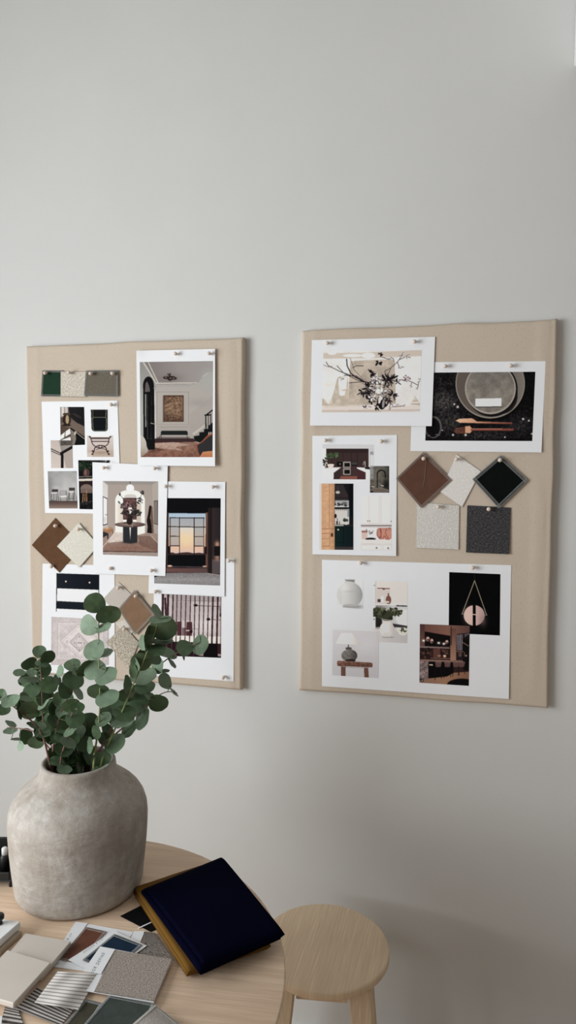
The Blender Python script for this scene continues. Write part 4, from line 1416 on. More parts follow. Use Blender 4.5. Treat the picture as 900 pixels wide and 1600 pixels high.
LIGHT_W = 79.0
area('window_daylight', (RX0 - .05, (WY0 + WY1) / 2, (WZ0 + WZ1) / 2), (0, -PI / 2, 0), WZ1 - WZ0 - .06, WY1 - WY0 - .06, LIGHT_W, (.94, .975, 1.0))

# ------------------------------------------------------------------ camera
cd = bpy.data.cameras.new('camera')
cd.sensor_fit = 'VERTICAL'
cd.sensor_height = 36.0
cd.sensor_width = 36.0 * 900 / 1600
cd.lens = F / 1600 * 36.0
cd.clip_start = 0.02
co = bpy.data.objects.new('camera', cd)
COL.objects.link(co)
from mathutils import Matrix
co.matrix_world = Matrix([[AR[i], AU[i], -AF[i], CAM[i]] for i in range(3)] + [[0, 0, 0, 1]])
sc = bpy.context.scene
sc.camera = co
sc.view_settings.view_transform = 'Standard'
sc.view_settings.look = 'None'
sc.view_settings.gamma = 1.0
sc.view_settings.use_curve_mapping = False
sc.view_settings.exposure = 0.0
sc.cycles.max_bounces = 8
sc.cycles.use_denoising = True

# ------------------------------------------------------------------ wall cabinet at the right
MAT_CAB = plain('cabinet_white', (.85, .85, .845), 0.45, 0.35, 0.01, 5)
cc = on_wall(896.5, 106, WALL_Y)
cab = empty('wall_cabinet', (cc[0] + .3, WALL_Y - .16, cc[2]), 'white wall cabinet at the top right edge of the photo', 'cabinet')
mb = MB()
x0, z0 = cc[0], cc[2]
box(mb, (x0, WALL_Y - .30, z0), (x0 + .60, WALL_Y, z0 + .55), .003)
mb.build('carcass', MAT_CAB, cab)
for k in range(2):
    mb = MB()
    xa = x0 + .002 + k * .299
    box(mb, (xa, WALL_Y - .32, z0 + .002), (xa + .297, WALL_Y - .301, z0 + .548), .002)
    d = mb.build('door', MAT_CAB, cab)
    mb = MB()
    xk = xa + (.27 if k == 0 else .027)
    mb.lathe([(.004, 0), (.004, .012), (.011, .016), (.012, .022), (.008, .026), (.001, .027)], (xk, WALL_Y - .32, z0 + .06), (0, -1, 0), 20)
    mb.build('knob', plain('brass', (.55, .40, .20), .35, .5, .05, metal=1.0), d)

# ------------------------------------------------------------------ linen boards
def linen_mat():
    m, nt, b = new_mat('natural_linen')
    va = coords(nt, (2600, 1, 420))
    vb = coords(nt, (420, 1, 2600))
    a, c = noise(nt, va, 1.0, 2.0), noise(nt, vb, 1.0, 2.0)
    ad = node(nt, 'ShaderNodeMath', operation='ADD')
    nt.links.new(a, ad.inputs[0])
    nt.links.new(c, ad.inputs[1])
    f = ramp(nt, ad.outputs[0], .72, 1.28)
    sl = ramp(nt, noise(nt, coords(nt, (380, 1, 130)), 1.0, 2.0), .56, .74)       # darker slubs and flecks
    base = mixcol(nt, f, (.585, .488, .388), (.70, .60, .49))
    big = ramp(nt, noise(nt, coords(nt, (9, 9, 9)), 1.0, 2.0), .3, .7)
    b2 = mixcol(nt, big, (.628, .530, .425), (.67, .566, .457))
    c2 = mixcol(nt, .45, base, b2)
    sf = node(nt, 'ShaderNodeMath', operation='MULTIPLY')
    nt.links.new(sl, sf.inputs[0])
    sf.inputs[1].default_value = .4
    nt.links.new(mixcol(nt, sf.outputs[0], c2, (.42, .33, .24)), b.inputs['Base Color'])
    b.inputs['Roughness'].default_value = .9
    b.inputs['Specular IOR Level'].default_value = .1
    bump(nt, b, f, .35, .0012)
    return m


MAT_LINEN = linen_mat()


def board(c, label, seed):
    """cloth-wrapped panel: soft rounded edges, slight pull ridges along the borders"""
    c = np.array(c, float)                              # TL TR BR BL in photo px
    W = on_wall(c[:, 0], c[:, 1], 0.0)
    nu, nv = 90, 130
    g = np.random.default_rng(seed)
    t = lambda n: np.r_[np.linspace(0, .03, 8)[:-1], np.linspace(.03, .97, n - 14), np.linspace(.97, 1, 8)[1:]]
    u, v = np.meshgrid(t(nu), t(nv))
    nvv, nuu = u.shape
    P = (W[0] * (1 - u)[..., None] + W[1] * u[..., None]) * (1 - v)[..., None] + (W[3] * (1 - u)[..., None] + W[2] * u[..., None]) * v[..., None]
    du, dv = np.minimum(u, 1 - u) * .6, np.minimum(v, 1 - v) * .9
    r = .0065
    def fall(d):
        q = np.clip(1 - d / r, 0, 1)
        return r * (1 - np.sqrt(np.clip(1 - q * q, 0, 1)))
    y = np.maximum(fall(du), fall(dv))
    # ridges where the cloth is pulled round the right and left edge
    n1 = fnoise(nvv, nuu, 16, seed)
    n2 = fnoise(nvv, nuu, 7, seed + 1)
    for e0, wd, hgt in ((.055, .012, .0016), (.945, .014, .0022), (.925, .008, .0010)):
        y -= hgt * np.exp(-((u - e0 - (n1 - .5) * .02) / wd) ** 2) * (n1 * 1.4 - .1)
    y += (n2 - .5) * .0005 + np.where((du < .004) | (dv < .004), (n1 - .5) * .002, 0)
    y = np.maximum(y, -.0011)
    P[..., 1] = y
    # sagging lower and wavy outer line
    P[..., 2] += (fnoise(nvv, nuu, 11, seed + 2) - .5) * .003 * ((v < .03) | (v > .97))
    P[..., 0] += (fnoise(nvv, nuu, 13, seed + 3) - .5) * .003 * ((u < .03) | (u > .97))
    n = nuu * nvv
    idx = np.arange(n).reshape(nvv, nuu)
    rim = np.r_[idx[0, :-1], idx[:-1, -1], idx[-1, :0:-1], idx[:0:-1, 0]]
    Vb = P.reshape(-1, 3)[rim].copy()
    Vb[:, 1] = WALL_Y - .0005
    k = n + np.arange(len(rim))
    side = np.c_[rim, np.roll(rim, -1), np.roll(k, -1), k]
    faces = [tuple(q) for q in np.r_[gridfaces(nuu, nvv), side]] + [tuple(int(i) for i in k[::-1])]
    o = build('linen_board', np.r_[P.reshape(-1, 3), Vb], faces, MAT_LINEN)
    return tag(o, label, 'pinboard', 'linen covered pinboards')


board([(39, 540.5), (380, 527), (377.5, 1079), (49, 1053)], 'beige linen pinboard hung behind the eucalyptus, the left one of two', 4)
board([(471.5, 515.5), (872.5, 498), (856, 1107), (467, 1079)], 'beige linen pinboard to the right with the plate and flower prints', 9)

# ------------------------------------------------------------------ prints
WL = (231, 234, 243)
GL, GR_ = 'prints pinned on the left board', 'prints pinned on the right board'
s_furn = sheet([(65, 627.6), (183.6, 626), (189.5, 803), (70.4, 801.6)], 0, 'white collage sheet of dark chairs and benches below the green swatch', GL,
               lambda u, v: .0012 * v)
for p, l in pics_furniture():
    picture(s_furn, p, WL, l)
s_slat = sheet([(240, 871), (366.5, 873), (365, 1064.6), (240.5, 1056)], 0, 'print of a room seen through dark vertical slats at the board bottom', GL,
               lambda u, v: .0008 * v)
picture(s_slat, pic_slats(), WL)
s_draw = sheet([(66.5, 880.5), (179, 883.8), (179.5, 1062), (65, 1049.5)], 0, 'collage sheet of a dark striped drawer front above a pale rug', GL, lambda u, v: .0008 * v)
picture(s_draw, pic_drawer(), WL, 'picture of a dark navy drawer front')
picture(s_draw, pic_rug(), WL, 'picture of a faded rug with a diamond medallion')
s_sun = sheet([(236, 752), (352, 753), (350.7, 932), (232, 927)], 2, 'print of a sunset through a black gridded window', GL, lambda u, v: .0014 * v)
picture(s_sun, pic_sunset(), WL)
s_din = sheet([(144.4, 722.2), (262, 727.5), (258.3, 900), (146, 896)], 4, 'print of a round entry table with flowers under a white arch', GL, lambda u, v: .001 * v)
picture(s_din, pic_dining(), WL)
s_hall = sheet([(213, 548), (336, 545), (336, 728.6), (215.2, 727.2)], 5, 'print of a panelled hallway with black arched doors and a bench', GL,
               lambda u, v: .009 * np.clip(v - .25, 0, 1) ** 1.6 * (.6 + .6 * u) + .004 * np.exp(-((u / .08) ** 2 + (v / .06) ** 2)))
picture(s_hall, pic_hall(), WL)

s_plate = sheet([(645.5, 566), (852.4, 564.3), (846, 707), (641.3, 704.7)], 0, 'dark print of stacked grey plates with copper cutlery', GR_,
                lambda u, v: .006 * np.clip(v - .3, 0, 1) ** 2 * (.3 + u))
picture(s_plate, pic_plates(), (209, 211, 216))
s_flow = sheet([(487.3, 531.4), (679.8, 526.2), (674.6, 665.8), (484.3, 665)], 2, 'print of a black ink flower painting on beige washes', GR_, lambda u, v: .004 * v * v)
picture(s_flow, pic_flowers(), (222, 225, 230))
s_kit = sheet([(488, 681), (620.3, 679.6), (619, 868.9), (488.2, 866.2)], 0, 'kitchen collage sheet with wooden door and cream cabinets', GR_, lambda u, v: .004 * v * v)
for p, l in pics_kitchen():
    picture(s_kit, p, (219, 222, 229), l)
s_vase = sheet([(503.2, 874.6), (798.8, 883.2), (795, 1092.2), (503, 1072.3)], 0, 'large landscape collage of vases, lamps and a dark bar', GR_, lambda u, v: .003 * v * v)
for k, (p, l) in enumerate(pics_vases()):
    picture(s_vase, p, (206, 207, 213), l, lift=.00022 + .0002 * (k in (2, 4)))

# ------------------------------------------------------------------ swatches on the boards
def drab(c, e=.9):
    return np.clip(lin(c) / e, .001, .9)


MAT_THREAD_L = plain('pale_thread', (.50, .47, .43), .8, .1, .2, 600)
MAT_THREAD_G = plain('grey_thread', (.34, .35, .34), .8, .1, .25, 600)
MAT_THREAD_B = plain('brown_thread', (.40, .33, .29), .8, .1, .25, 600)


def fab(name, c0, c1, e=.9, **k):
    return fabric(name, drab(c0, e), drab(c1, e), **k)


def swatch(quad, y, material, label, group, zig=.0, curl=None, thread=None, name='fabric_swatch', n=72, thick=.0009, part=None):
    H = homog(quad)
    u, v = np.meshgrid(np.linspace(0, 1, n + 1), np.linspace(0, 1, n + 1))
    px, py = hmap(H, u, v)
    yy = -y - (curl(u, v) if curl else .0012 * v)
    P = on_wall(px, py, yy)
    o = slab(name, P, (0, -1, 0), thick, material, zig=zig)
    tag(o, label, 'fabric swatch', group)
    if thread:
        stitches(P, (0, -1, 0), thread, o, 40, .006 if 'black' in label else .0036)
    return o


GS, GT = 'fabric swatches on the left board', 'fabric swatches on the right board'
V1, V3, VQ = (30, 510, 5.0), (30, 790, 2.4324), (645, 670, 4.865)
Z = .0016
swatch(vw(V1, [(183, 347), (345, 347), (342, 545), (172, 543)]), .002, fab('green_velvet', (22, 44, 32), (36, 62, 46), bmp=.2), 'dark green swatch with stitched edge in the top row', GS, 0, None, MAT_THREAD_G)
swatch(vw(V1, [(322, 350), (532, 352), (520, 552), (322, 550)]), .0036, fab('cream_boucle', (170, 162, 148), (230, 222, 208), sc=.5, bmp=.7), 'cream woven swatch between green and taupe swatches', GS, Z)
swatch(vw(V1, [(522, 348), (770, 345), (769, 545), (508, 540)]), .0052, fab('taupe_velvet', (92, 86, 76), (112, 105, 94), sc=.5, bmp=.2), 'taupe swatch with grey stitched edge in the top row', GS, 0, None, MAT_THREAD_G)
swatch(vw(V3, [(137, 46), (240, 152), (153, 256), (46, 150)]), .0022, plain('brown_suede', drab((92, 64, 44)), .8, .15, .12, 60, .3, 500), 'chocolate brown suede diamond swatch at the left board edge', GS, Z)
swatch(vw(V3, [(226, 64), (302, 152), (228, 236), (142, 155)]), .0048, fab('cream_rib', (212, 206, 192), (238, 232, 220), sc=.5, bmp=.8), 'cream ribbed diamond swatch beside the brown suede one', GS, Z)
swatch(vw(V3, [(378, 291), (440, 352), (375, 414), (318, 355)]), .0022, fab('silver_weave', (176, 168, 158), (206, 199, 190), bmp=.3), 'pale grey diamond swatch above the tan one', GS, 0)
swatch(vw((100, 910, 3.75), [(362, 215), (420, 275), (372, 320), (300, 240)]), .0020, fab('silver_weave_light', (196, 190, 180), (218, 212, 203), bmp=.3), 'pale cloth corner showing behind the tan swatch', GS, 0, n=30)
swatch(vw((100, 910, 3.75), [(350, 252), (440, 352), (378, 507), (243, 352)]), .0034, fab('beige_basket', (130, 118, 100), (224, 215, 200), sc=.55, bmp=.9), 'beige basket weave swatch hanging behind the eucalyptus', GS, Z)
swatch(vw(V3, [(438, 322), (513, 415), (441, 490), (377, 393)]), .0062, plain('tan_leather', drab((126, 99, 76)), .7, .2, .1, 40, .2, 400), 'tan leather diamond swatch with pale stitched edge', GS, 0, None, MAT_THREAD_L)

swatch(vw(VQ, [(330, 190), (520, 322), (375, 598), (205, 480)]), .0022, fab('ivory_linen', (196, 188, 176), (230, 223, 213), e=.72, sc=.6, bmp=.4), 'ivory linen diamond swatch between brown and black diamonds', GT, Z)
swatch(vw(VQ, [(27, 555), (356, 580), (350, 920), (24, 908)]), .0022, fab('ivory_boucle', (184, 176, 164), (232, 225, 214), e=.66, sc=.55, bmp=1.0), 'ivory textured square swatch under the brown diamond', GT, Z)
swatch(vw(VQ, [(412, 580), (747, 598), (735, 955), (402, 942)]), .0024, fab('charcoal_weave', (13, 12, 14), (84, 82, 84), e=.66, sc=.6, bmp=1.0), 'charcoal woven square swatch under the black diamond', GT, Z, lambda u, v: .003 * v)
swatch(vw((610, 490, 3.214), [(165, 697), (305, 837), (155, 975), (30, 828)]), .0052, plain('cognac_leather', drab((92, 60, 46), 1.0), .6, .25, .1, 40, .15, 300), 'brown leather diamond swatch with a light scratch', GT, 0, None, MAT_THREAD_B)
swatch(vw((610, 490, 3.214), [(552, 713), (688, 838), (545, 976), (414, 832)]), .0055, plain('black_velvet', drab((10, 14, 12), .72), .9, .06, .15, 60), 'black diamond swatch edged with grey stitching', GT, 0, None, MAT_THREAD_G)
sk = [(178, 735), (176, 780), (172, 830), (165, 870)]
q = np.array(vw((610, 490, 3.214), sk))
o_leather = [o for o in bpy.data.objects if o.get('label', '').startswith('brown leather')][0]
mb = MB()
mb.tube(on_wall(q[:, 0], q[:, 1], -.0073), .0004, 5)
mb.build('scratch', plain('scratch_pale', (.30, .21, .16), .8, .1, .1), o_leather)

# ------------------------------------------------------------------ push pins
MAT_PIN = plain('pale_beech', (.74, .63, .53), .5, .3, .08, 200)
MAT_STEEL = plain('steel', (.6, .6, .62), .3, .5, .02, metal=1.0)


def pin(px, py, y, label, tilt=None):
    g = random.Random(int(px * 7 + py))
    ax = np.array([g.uniform(-.12, .04), -1.0, g.uniform(-.14, .06)])
    ax /= np.linalg.norm(ax)
    head = on_wall(px, py, -y - .0105)
    c = head - ax * .0105
    e = empty('push_pin', c, label, 'push pin', 'wooden push pins on the boards')
    mb = MB()
    mb.lathe([(.0005, -.0075), (.0006, -.005), (.0006, .002), (.0004, .0021)], c, ax, 8)
    mb.build('needle', MAT_STEEL, e)
    mb = MB()
    mb.lathe([(.0006, .0012), (.0023, .0014), (.0026, .0022), (.0026, .0055), (.0033, .0066), (.0044, .0082), (.0049, .0105), (.0045, .0128), (.0033, .0145), (.0016, .0154), (.0004, .0156)], c, ax, 20)
    mb.build('wooden_head', MAT_PIN, e)


PINS = [
    (70.3, 582.8, .003, 'wooden ball pin in the dark green swatch'), (107.5, 582, .0046, 'wooden ball pin in the cream swatch of the top row'),
    (141.3, 583.6, .0062, 'wooden ball pin at the left end of the taupe swatch'), (175.4, 583.4, .0062, 'wooden ball pin at the right end of the taupe swatch'),
    (173.6, 632.2, .0015, 'wooden ball pin at the top right of the chair collage'),
    (274, 552.5, .007, 'wooden ball pin at the top centre of the hallway print'), (326.4, 552, .007, 'wooden ball pin at the top right of the hallway print'),
    (162, 731, .006, 'wooden ball pin at the top left of the round table print'), (241.5, 732, .006, 'wooden ball pin at the top right of the round table print'),
    (258.8, 760, .006, 'wooden ball pin where round table and sunset prints meet'), (332.6, 760.8, .0036, 'wooden ball pin at the top right of the sunset print'),
    (80, 885.3, .0015, 'wooden ball pin beside the lower tip of the brown suede'), (172.3, 888, .0015, 'wooden ball pin at the top right of the drawer collage'),
    (236.5, 891.5, .006, 'wooden ball pin at the bottom right of the round table print'), (242.8, 924.5, .0036, 'wooden ball pin at the bottom left of the sunset print'),
    (357.6, 876.2, .0015, 'wooden ball pin at the top right of the slat print'), (348.5, 1058.8, .0026, 'wooden ball pin at the bottom right of the slat print'),
    (86.2, 821.6, .0032, 'wooden ball pin in the chocolate brown suede diamond'), (122.2, 827, .0058, 'wooden ball pin in the cream ribbed diamond'),
    (184.6, 918.7, .0032, 'wooden ball pin in the pale grey diamond'), (211.8, 931.5, .0072, 'wooden ball pin in the tan leather diamond'),
    (193.8, 983.2, .0044, 'wooden ball pin in the beige basket weave swatch'),
    (511.4, 536, .0036, 'wooden ball pin at the top left of the flower print'), (647.5, 533.8, .0036, 'wooden ball pin at the top right of the flower print'),
    (695.4, 571.8, .0015, 'wooden ball pin at the top left of the plate print'), (798, 571.2, .0015, 'wooden ball pin at the top right of the plate print'),
    (508.6, 688, .0015, 'wooden ball pin at the top left of the kitchen collage'), (595.6, 689.6, .0015, 'wooden ball pin at the top right of the kitchen collage'),
    (661.8, 716.6, .0062, 'wooden ball pin in the brown leather diamond'), (713.2, 717.6, .0032, 'wooden ball pin in the ivory linen diamond'),
    (781.2, 719, .0065, 'wooden ball pin in the black diamond'), (684.6, 792, .0032, 'wooden ball pin in the ivory textured square'),
    (763.6, 795.6, .0034, 'wooden ball pin in the charcoal square'),
    (563.4, 879.6, .0015, 'wooden ball pin at the top left of the vase collage'), (738.6, 887, .0015, 'wooden ball pin at the top right of the vase collage')]
for a in PINS:
    pin(*a)

# ------------------------------------------------------------------ table
TC, TR_ = np.array([.473, -.748]), .394
ga, gb = on_table(300, 1556), on_table(440, 1572)
GRAIN = math.atan2(gb[1] - ga[1], gb[0] - ga[0])
MAT_TABLE = wood('pale_oak', (.68, .495, .345), (.90, .70, .52), GRAIN, 1.0)
MAT_LEGW = wood('pale_oak_upright', (.60, .44, .31), (.78, .60, .45), axis='z')
tb = empty('round_table', (TC[0], TC[1], 0), 'round pale oak table under the stoneware vase and samples', 'table')
mb = MB()
mb.lathe([(.05, TABLE - .024), (TR_ - .045, TABLE - .024), (TR_ - .030, TABLE - .021), (TR_ - .004, TABLE - .008), (TR_ - .0008, TABLE - .005), (TR_, TABLE - .003), (TR_ - .001, TABLE - .0008), (TR_ - .003, TABLE), (.05, TABLE)], (TC[0], TC[1], 0), n=128)
o = mb.build('table_top', MAT_TABLE, tb)
mb = MB()
mb.lathe([(.0, TABLE - .055), (.10, TABLE - .055), (.12, TABLE - .05), (.12, TABLE - .0235), (.0, TABLE - .0235)], (TC[0], TC[1], 0), n=48)
mb.build('apron', MAT_LEGW, tb)
for k in range(4):
    a = PI / 4 + k * PI / 2 + .35
    d = np.array([math.cos(a), math.sin(a), 0])
    c = np.array([TC[0], TC[1], 0])
    mb = MB()
    mb.tube([c + d * .085 + (0, 0, TABLE - .05), c + d * .16 + (0, 0, TABLE * .5), c + d * .235], [.022, .019, .013], 16)
    mb.build('leg', MAT_LEGW, tb)

# ------------------------------------------------------------------ stool
SC, SR, SZ = np.array([.851, -.207]), .1465, .46
sg = on_level(579, 1444, SZ) - on_level(560, 1530, SZ)
MAT_STOOL = wood('ash_seat', (.72, .555, .375), (.88, .695, .495), math.atan2(sg[1], sg[0]), 1.2)
st = empty('round_stool', (SC[0], SC[1], 0), 'round pale wooden stool between the table and the wall', 'stool')
mb = MB()
mb.lathe([(.03, SZ - .022), (SR - .010, SZ - .022), (SR - .0096, SZ - .0219), (SR - .0015, SZ - .017), (SR, SZ - .014), (SR, SZ - .004), (SR - .0006, SZ - .0022), (SR - .0024, SZ - .0004), (SR - .004, SZ), (SR - .0044, SZ), (.03, SZ)], (SC[0], SC[1], 0), n=96)
mb.build('seat', MAT_STOOL, st)
MAT_SLEG = wood('ash_leg', (.64, .50, .34), (.82, .665, .48), axis='z', fine=.9)
vdir = (SC - CAM[:2]) / np.linalg.norm(SC - CAM[:2])
vr = np.array([vdir[1], -vdir[0]])
E1 = vr * math.cos(.05) - vdir * math.sin(.05)         # the legs' square, turned a little off the view
E2 = np.array([-E1[1], E1[0]])
SQ = .080


def sq_block(mb, c0, z0, w0, t0, c1, z1, w1, t1, bev):
    def quad(c, z, w_, t_):
        return [(*(c + E1 * sx * w_ + E2 * sy * t_), z) for sx, sy in ((-1, -1), (1, -1), (1, 1), (-1, 1))]
    mb.hexa(quad(c0, z0, w0, t0), quad(c1, z1, w1, t1), bev)


for sx, sy in ((1, -1), (-1, -1), (1, 1), (-1, 1)):
    d = E1 * sx + E2 * sy
    mb = MB()
    sq_block(mb, SC + d * (SQ + .040), 0, .018, .014, SC + d * SQ, SZ - .0225, .0245, .0175, .003)
    mb.build('leg', MAT_SLEG, st)
for k in range(4):
    mb = MB()
    if k < 2:
        sq_block(mb, SC + E2 * SQ * (1, -1)[k], SZ - .064, SQ - .0255, .008, SC + E2 * SQ * (1, -1)[k], SZ - .0228, SQ - .0255, .008, .001)
    else:
        sq_block(mb, SC + E1 * SQ * (1, -1)[k - 2], SZ - .064, .008, SQ - .0185, SC + E1 * SQ * (1, -1)[k - 2], SZ - .0228, .008, SQ - .0185, .001)
    mb.build('rail', MAT_SLEG, st)

# ------------------------------------------------------------------ vase
VC = np.array([.4275, -.5235])


def vase_mat():
    m, nt, b = new_mat('weathered_stoneware')
    v = coords(nt)
    big = ramp(nt, noise(nt, v, 11, 6, .68), .34, .64)
    fine = ramp(nt, noise(nt, v, 60, 5, .65), .3, .75)
    st_ = ramp(nt, noise(nt, coords(nt, (26, 26, 7)), 1.0, 4, .6), .55, .78)
    c = mixcol(nt, big, (.36, .315, .27), (.585, .555, .515))
    c = mixcol(nt, fine, mixcol(nt, .75, c, (.33, .285, .24)), c)
    sf = node(nt, 'ShaderNodeMath', operation='MULTIPLY')
    nt.links.new(st_, sf.inputs[0])
    sf.inputs[1].default_value = .6
    c = mixcol(nt, sf.outputs[0], c, (.27, .21, .155))
    nt.links.new(c, b.inputs['Base Color'])
    b.inputs['Roughness'].default_value = .75
    b.inputs['Specular IOR Level'].default_value = .2
    ad = node(nt, 'ShaderNodeMath', operation='ADD')
    nt.links.new(noise(nt, v, 38, 5, .7), ad.inputs[0])
    nt.links.new(noise(nt, coords(nt, (30, 30, 120)), 1.0, 3), ad.inputs[1])
    bump(nt, b, ad.outputs[0], .45, .004)
    return m


prof = [(.02, .0), (.108, .0), (.1145, .004), (.117, .012), (.1188, .03), (.1222, .06), (.1247, .085), (.1262, .11), (.1272, .135), (.1258, .153), (.1215, .167),
        (.1140, .1795), (.1045, .190), (.094, .199), (.0845, .2065), (.0765, .213), (.0722, .219), (.0698, .226), (.0692, .233), (.0685, .2385), (.0655, .2415), (.061, .241), (.0585, .2375),
        (.059, .226), (.066, .214), (.082, .203), (.104, .180), (.114, .150), (.113, .06), (.106, .014), (.02, .012)]
vs = empty('stoneware_vase', (VC[0], VC[1], TABLE), 'large weathered grey stoneware vase holding eucalyptus', 'vase')
mb = MB()
mb.lathe([(r, h) for r, h in prof], (VC[0], VC[1], TABLE + .0006), n=112,
         wob=lambda th, h: .006 * np.sin(2 * th + 1.0 + 9 * h) + .004 * np.sin(3 * th + 2.2) * (1 if h < .2 else 1.6) + .0018 * np.sin(7 * th + 40 * h))
mb.build('body', vase_mat(), vs)

# ------------------------------------------------------------------ eucalyptus
A_, B_ = (0, 910, 5.2941), (100, 910, 3.75)
MAT_STEM_G, MAT_STEM_R = plain('green_stem', (.26, .30, .12), .6, .3, .15, 80), plain('reddish_stem', (.20, .105, .085), .6, .3, .2, 80)


def leaf_mat():
    m, nt, b = new_mat('eucalyptus_leaf')
    a = node(nt, 'ShaderNodeAttribute', attribute_name='Col')
    v = ramp(nt, noise(nt, coords(nt), 70, 3), .3, .75)
    dk = node(nt, 'ShaderNodeMix', data_type='RGBA', blend_type='MULTIPLY')
    dk.inputs[0].default_value = .5
    nt.links.new(a.outputs['Color'], dk.inputs[6])
    nt.links.new(mixcol(nt, v, (.72, .76, .72), (1, 1, 1)), dk.inputs[7])
    nt.links.new(dk.outputs[2], b.inputs['Base Color'])
    b.inputs['Roughness'].default_value = .5
    b.inputs['Specular IOR Level'].default_value = .3
    b.inputs['Subsurface Weight'].default_value = 0.0
    return m


MAT_LEAF = leaf_mat()
# name, view, polyline from tip to mouth, depth drift at the tip (towards the wall positive), stem material
BR = [
    ('low eucalyptus branch leaning out past the left photo edge', A_, [(-30, 930), (20, 960), (110, 1025), (200, 1100), (290, 1165), (360, 1260), (400, 1450)], -.06, MAT_STEM_R),
    ('dense eucalyptus branch standing at the left over the board corner', A_, [(325, 590), (335, 690), (345, 880), (350, 1100), (368, 1290), (405, 1470)], .05, MAT_STEM_R),
    ('short pale-leaved sprig low at the left of the vase mouth', A_, [(60, 1200), (140, 1205), (230, 1215), (310, 1240), (380, 1340), (415, 1480)], .02, MAT_STEM_R),
    ('leafy eucalyptus branch just left of the tall upright one', A_, [(605, 660), (605, 800), (590, 885), (540, 990), (480, 1150), (440, 1340), (420, 1480)], -.02, MAT_STEM_R),
    ('short dark eucalyptus branch rising from the middle of the mouth', A_, [(640, 1040), (585, 1080), (577, 1250), (525, 1370), (490, 1500)], -.05, MAT_STEM_R),
    ('dark eucalyptus branch behind, at the heart of the bunch', A_, [(720, 1120), (700, 1220), (670, 1330), (640, 1470)], .03, MAT_STEM_R),
    ('tall upright eucalyptus branch with round pale leaves, topmost of the bunch', A_, [(820, 200), (815, 440), (818, 660), (828, 900), (830, 1050), (815, 1190), (795, 1350), (770, 1470)], -.03, MAT_STEM_G),
    ('long eucalyptus branch with yellow-green stem leaning right over the board', B_, [(560, 190), (540, 290), (500, 375), (450, 500), (400, 610), (340, 760), (290, 880), (240, 990), (205, 1070)], -.01, MAT_STEM_G),
    ('thin eucalyptus branch reaching right across the slat print', B_, [(800, 350), (740, 375), (640, 420), (560, 480), (470, 570), (380, 690), (290, 830), (220, 960), (190, 1060)], .07, MAT_STEM_R),
    ('dark-stemmed eucalyptus branch bending right below the board', B_, [(665, 650), (605, 625), (540, 670), (480, 720), (380, 820), (300, 890), (225, 960), (150, 1060)], .04, MAT_STEM_R),
]
LV = []
for r in [(325, 575, 52, 48, 0, .30), (392, 620, 60, 48, -40, .08), (245, 672, 62, 46, -30, .12), (160, 748, 46, 29, 0, .4), (345, 668, 54, 26, 10, .35), (265, 745, 38, 32, 0, .5), (350, 722, 66, 60, 0, .08),
          (235, 810, 76, 26, 3, .3), (400, 850, 70, 66, 0, .12), (262, 895, 64, 56, -20, .25), (350, 965, 56, 46, 90, .08), (230, 1035, 70, 52, -10, .1), (215, 965, 54, 22, 10, .22),
          (15, 932, 48, 38, 70, .08), (85, 978, 72, 46, -25, .6), (30, 1052, 52, 46, 0, .15), (160, 1060, 74, 16, 78, .08), (345, 1030, 74, 15, -45, .55), (90, 1170, 48, 20, 25, .65),
          (85, 1228, 54, 26, -8, .6), (135, 1302, 45, 11, 5, .4), (172, 1352, 38, 24, 85, .75), (215, 1270, 62, 50, 80, .15), (300, 1190, 76, 27, 10, .45), (350, 1250, 62, 38, 0, .28),
          (300, 1315, 64, 48, 0, .15), (440, 1150, 58, 36, 50, .3), (500, 737, 50, 26, -82, .45), (480, 812, 50, 24, 60, .2), (600, 685, 64, 48, -10, .25), (640, 742, 48, 28, 45, .55),
          (605, 802, 84, 70, 20, .18), (545, 892, 70, 54, 80, .12), (640, 908, 66, 28, 55, .65), (500, 960, 58, 50, 30, .12), (560, 965, 56, 46, 90, .1), (525, 1062, 70, 58, 80, .18),
          (440, 1048, 60, 40, 80, .08), (640, 1040, 56, 44, 0, .04), (620, 1130, 74, 68, 0, .1), (725, 1160, 82, 78, 0, .12), (655, 1245, 60, 40, -55, .55), (510, 1215, 48, 34, 60, .22),
          (575, 1235, 52, 28, -40, .35), (470, 1290, 52, 40, 0, .25), (560, 1320, 72, 38, 25, .5), (520, 1388, 76, 48, 20, .2), (602, 1382, 60, 42, 85, .32), (680, 1410, 84, 58, 80, .02),
          (745, 1350, 64, 20, 84, .3), (465, 1480, 56, 38, 10, .22), (530, 1542, 60, 35, 10, .45), (612, 1518, 56, 40, 80, .15), (660, 1528, 52, 32, 80, .12), (380, 1505, 36, 20, 80, .2),
          (712, 712, 80, 50, -42, .06), (740, 1260, 60, 40, 0, .08), (787, 177, 85, 80, 0, .16), (740, 356, 84, 66, 72, .6), (855, 380, 66, 32, -32, .6), (782, 557, 86, 72, -45, .62),
          (842, 590, 84, 34, -15, .5), (787, 720, 86, 76, -40, .62), (872, 772, 92, 62, -30, .58), (815, 897, 84, 58, 0, .2), (882, 957, 96, 60, -25, .55), (690, 1330, 70, 60, 30, .03),
          (590, 1440, 70, 50, 20, .05), (450, 1400, 60, 44, -30, .12), (750, 1450, 70, 46, 40, .05), (410, 1290, 54, 34, 60, .16), (860, 1300, 56, 44, 60, .1)]:
    LV.append((A_,) + r)
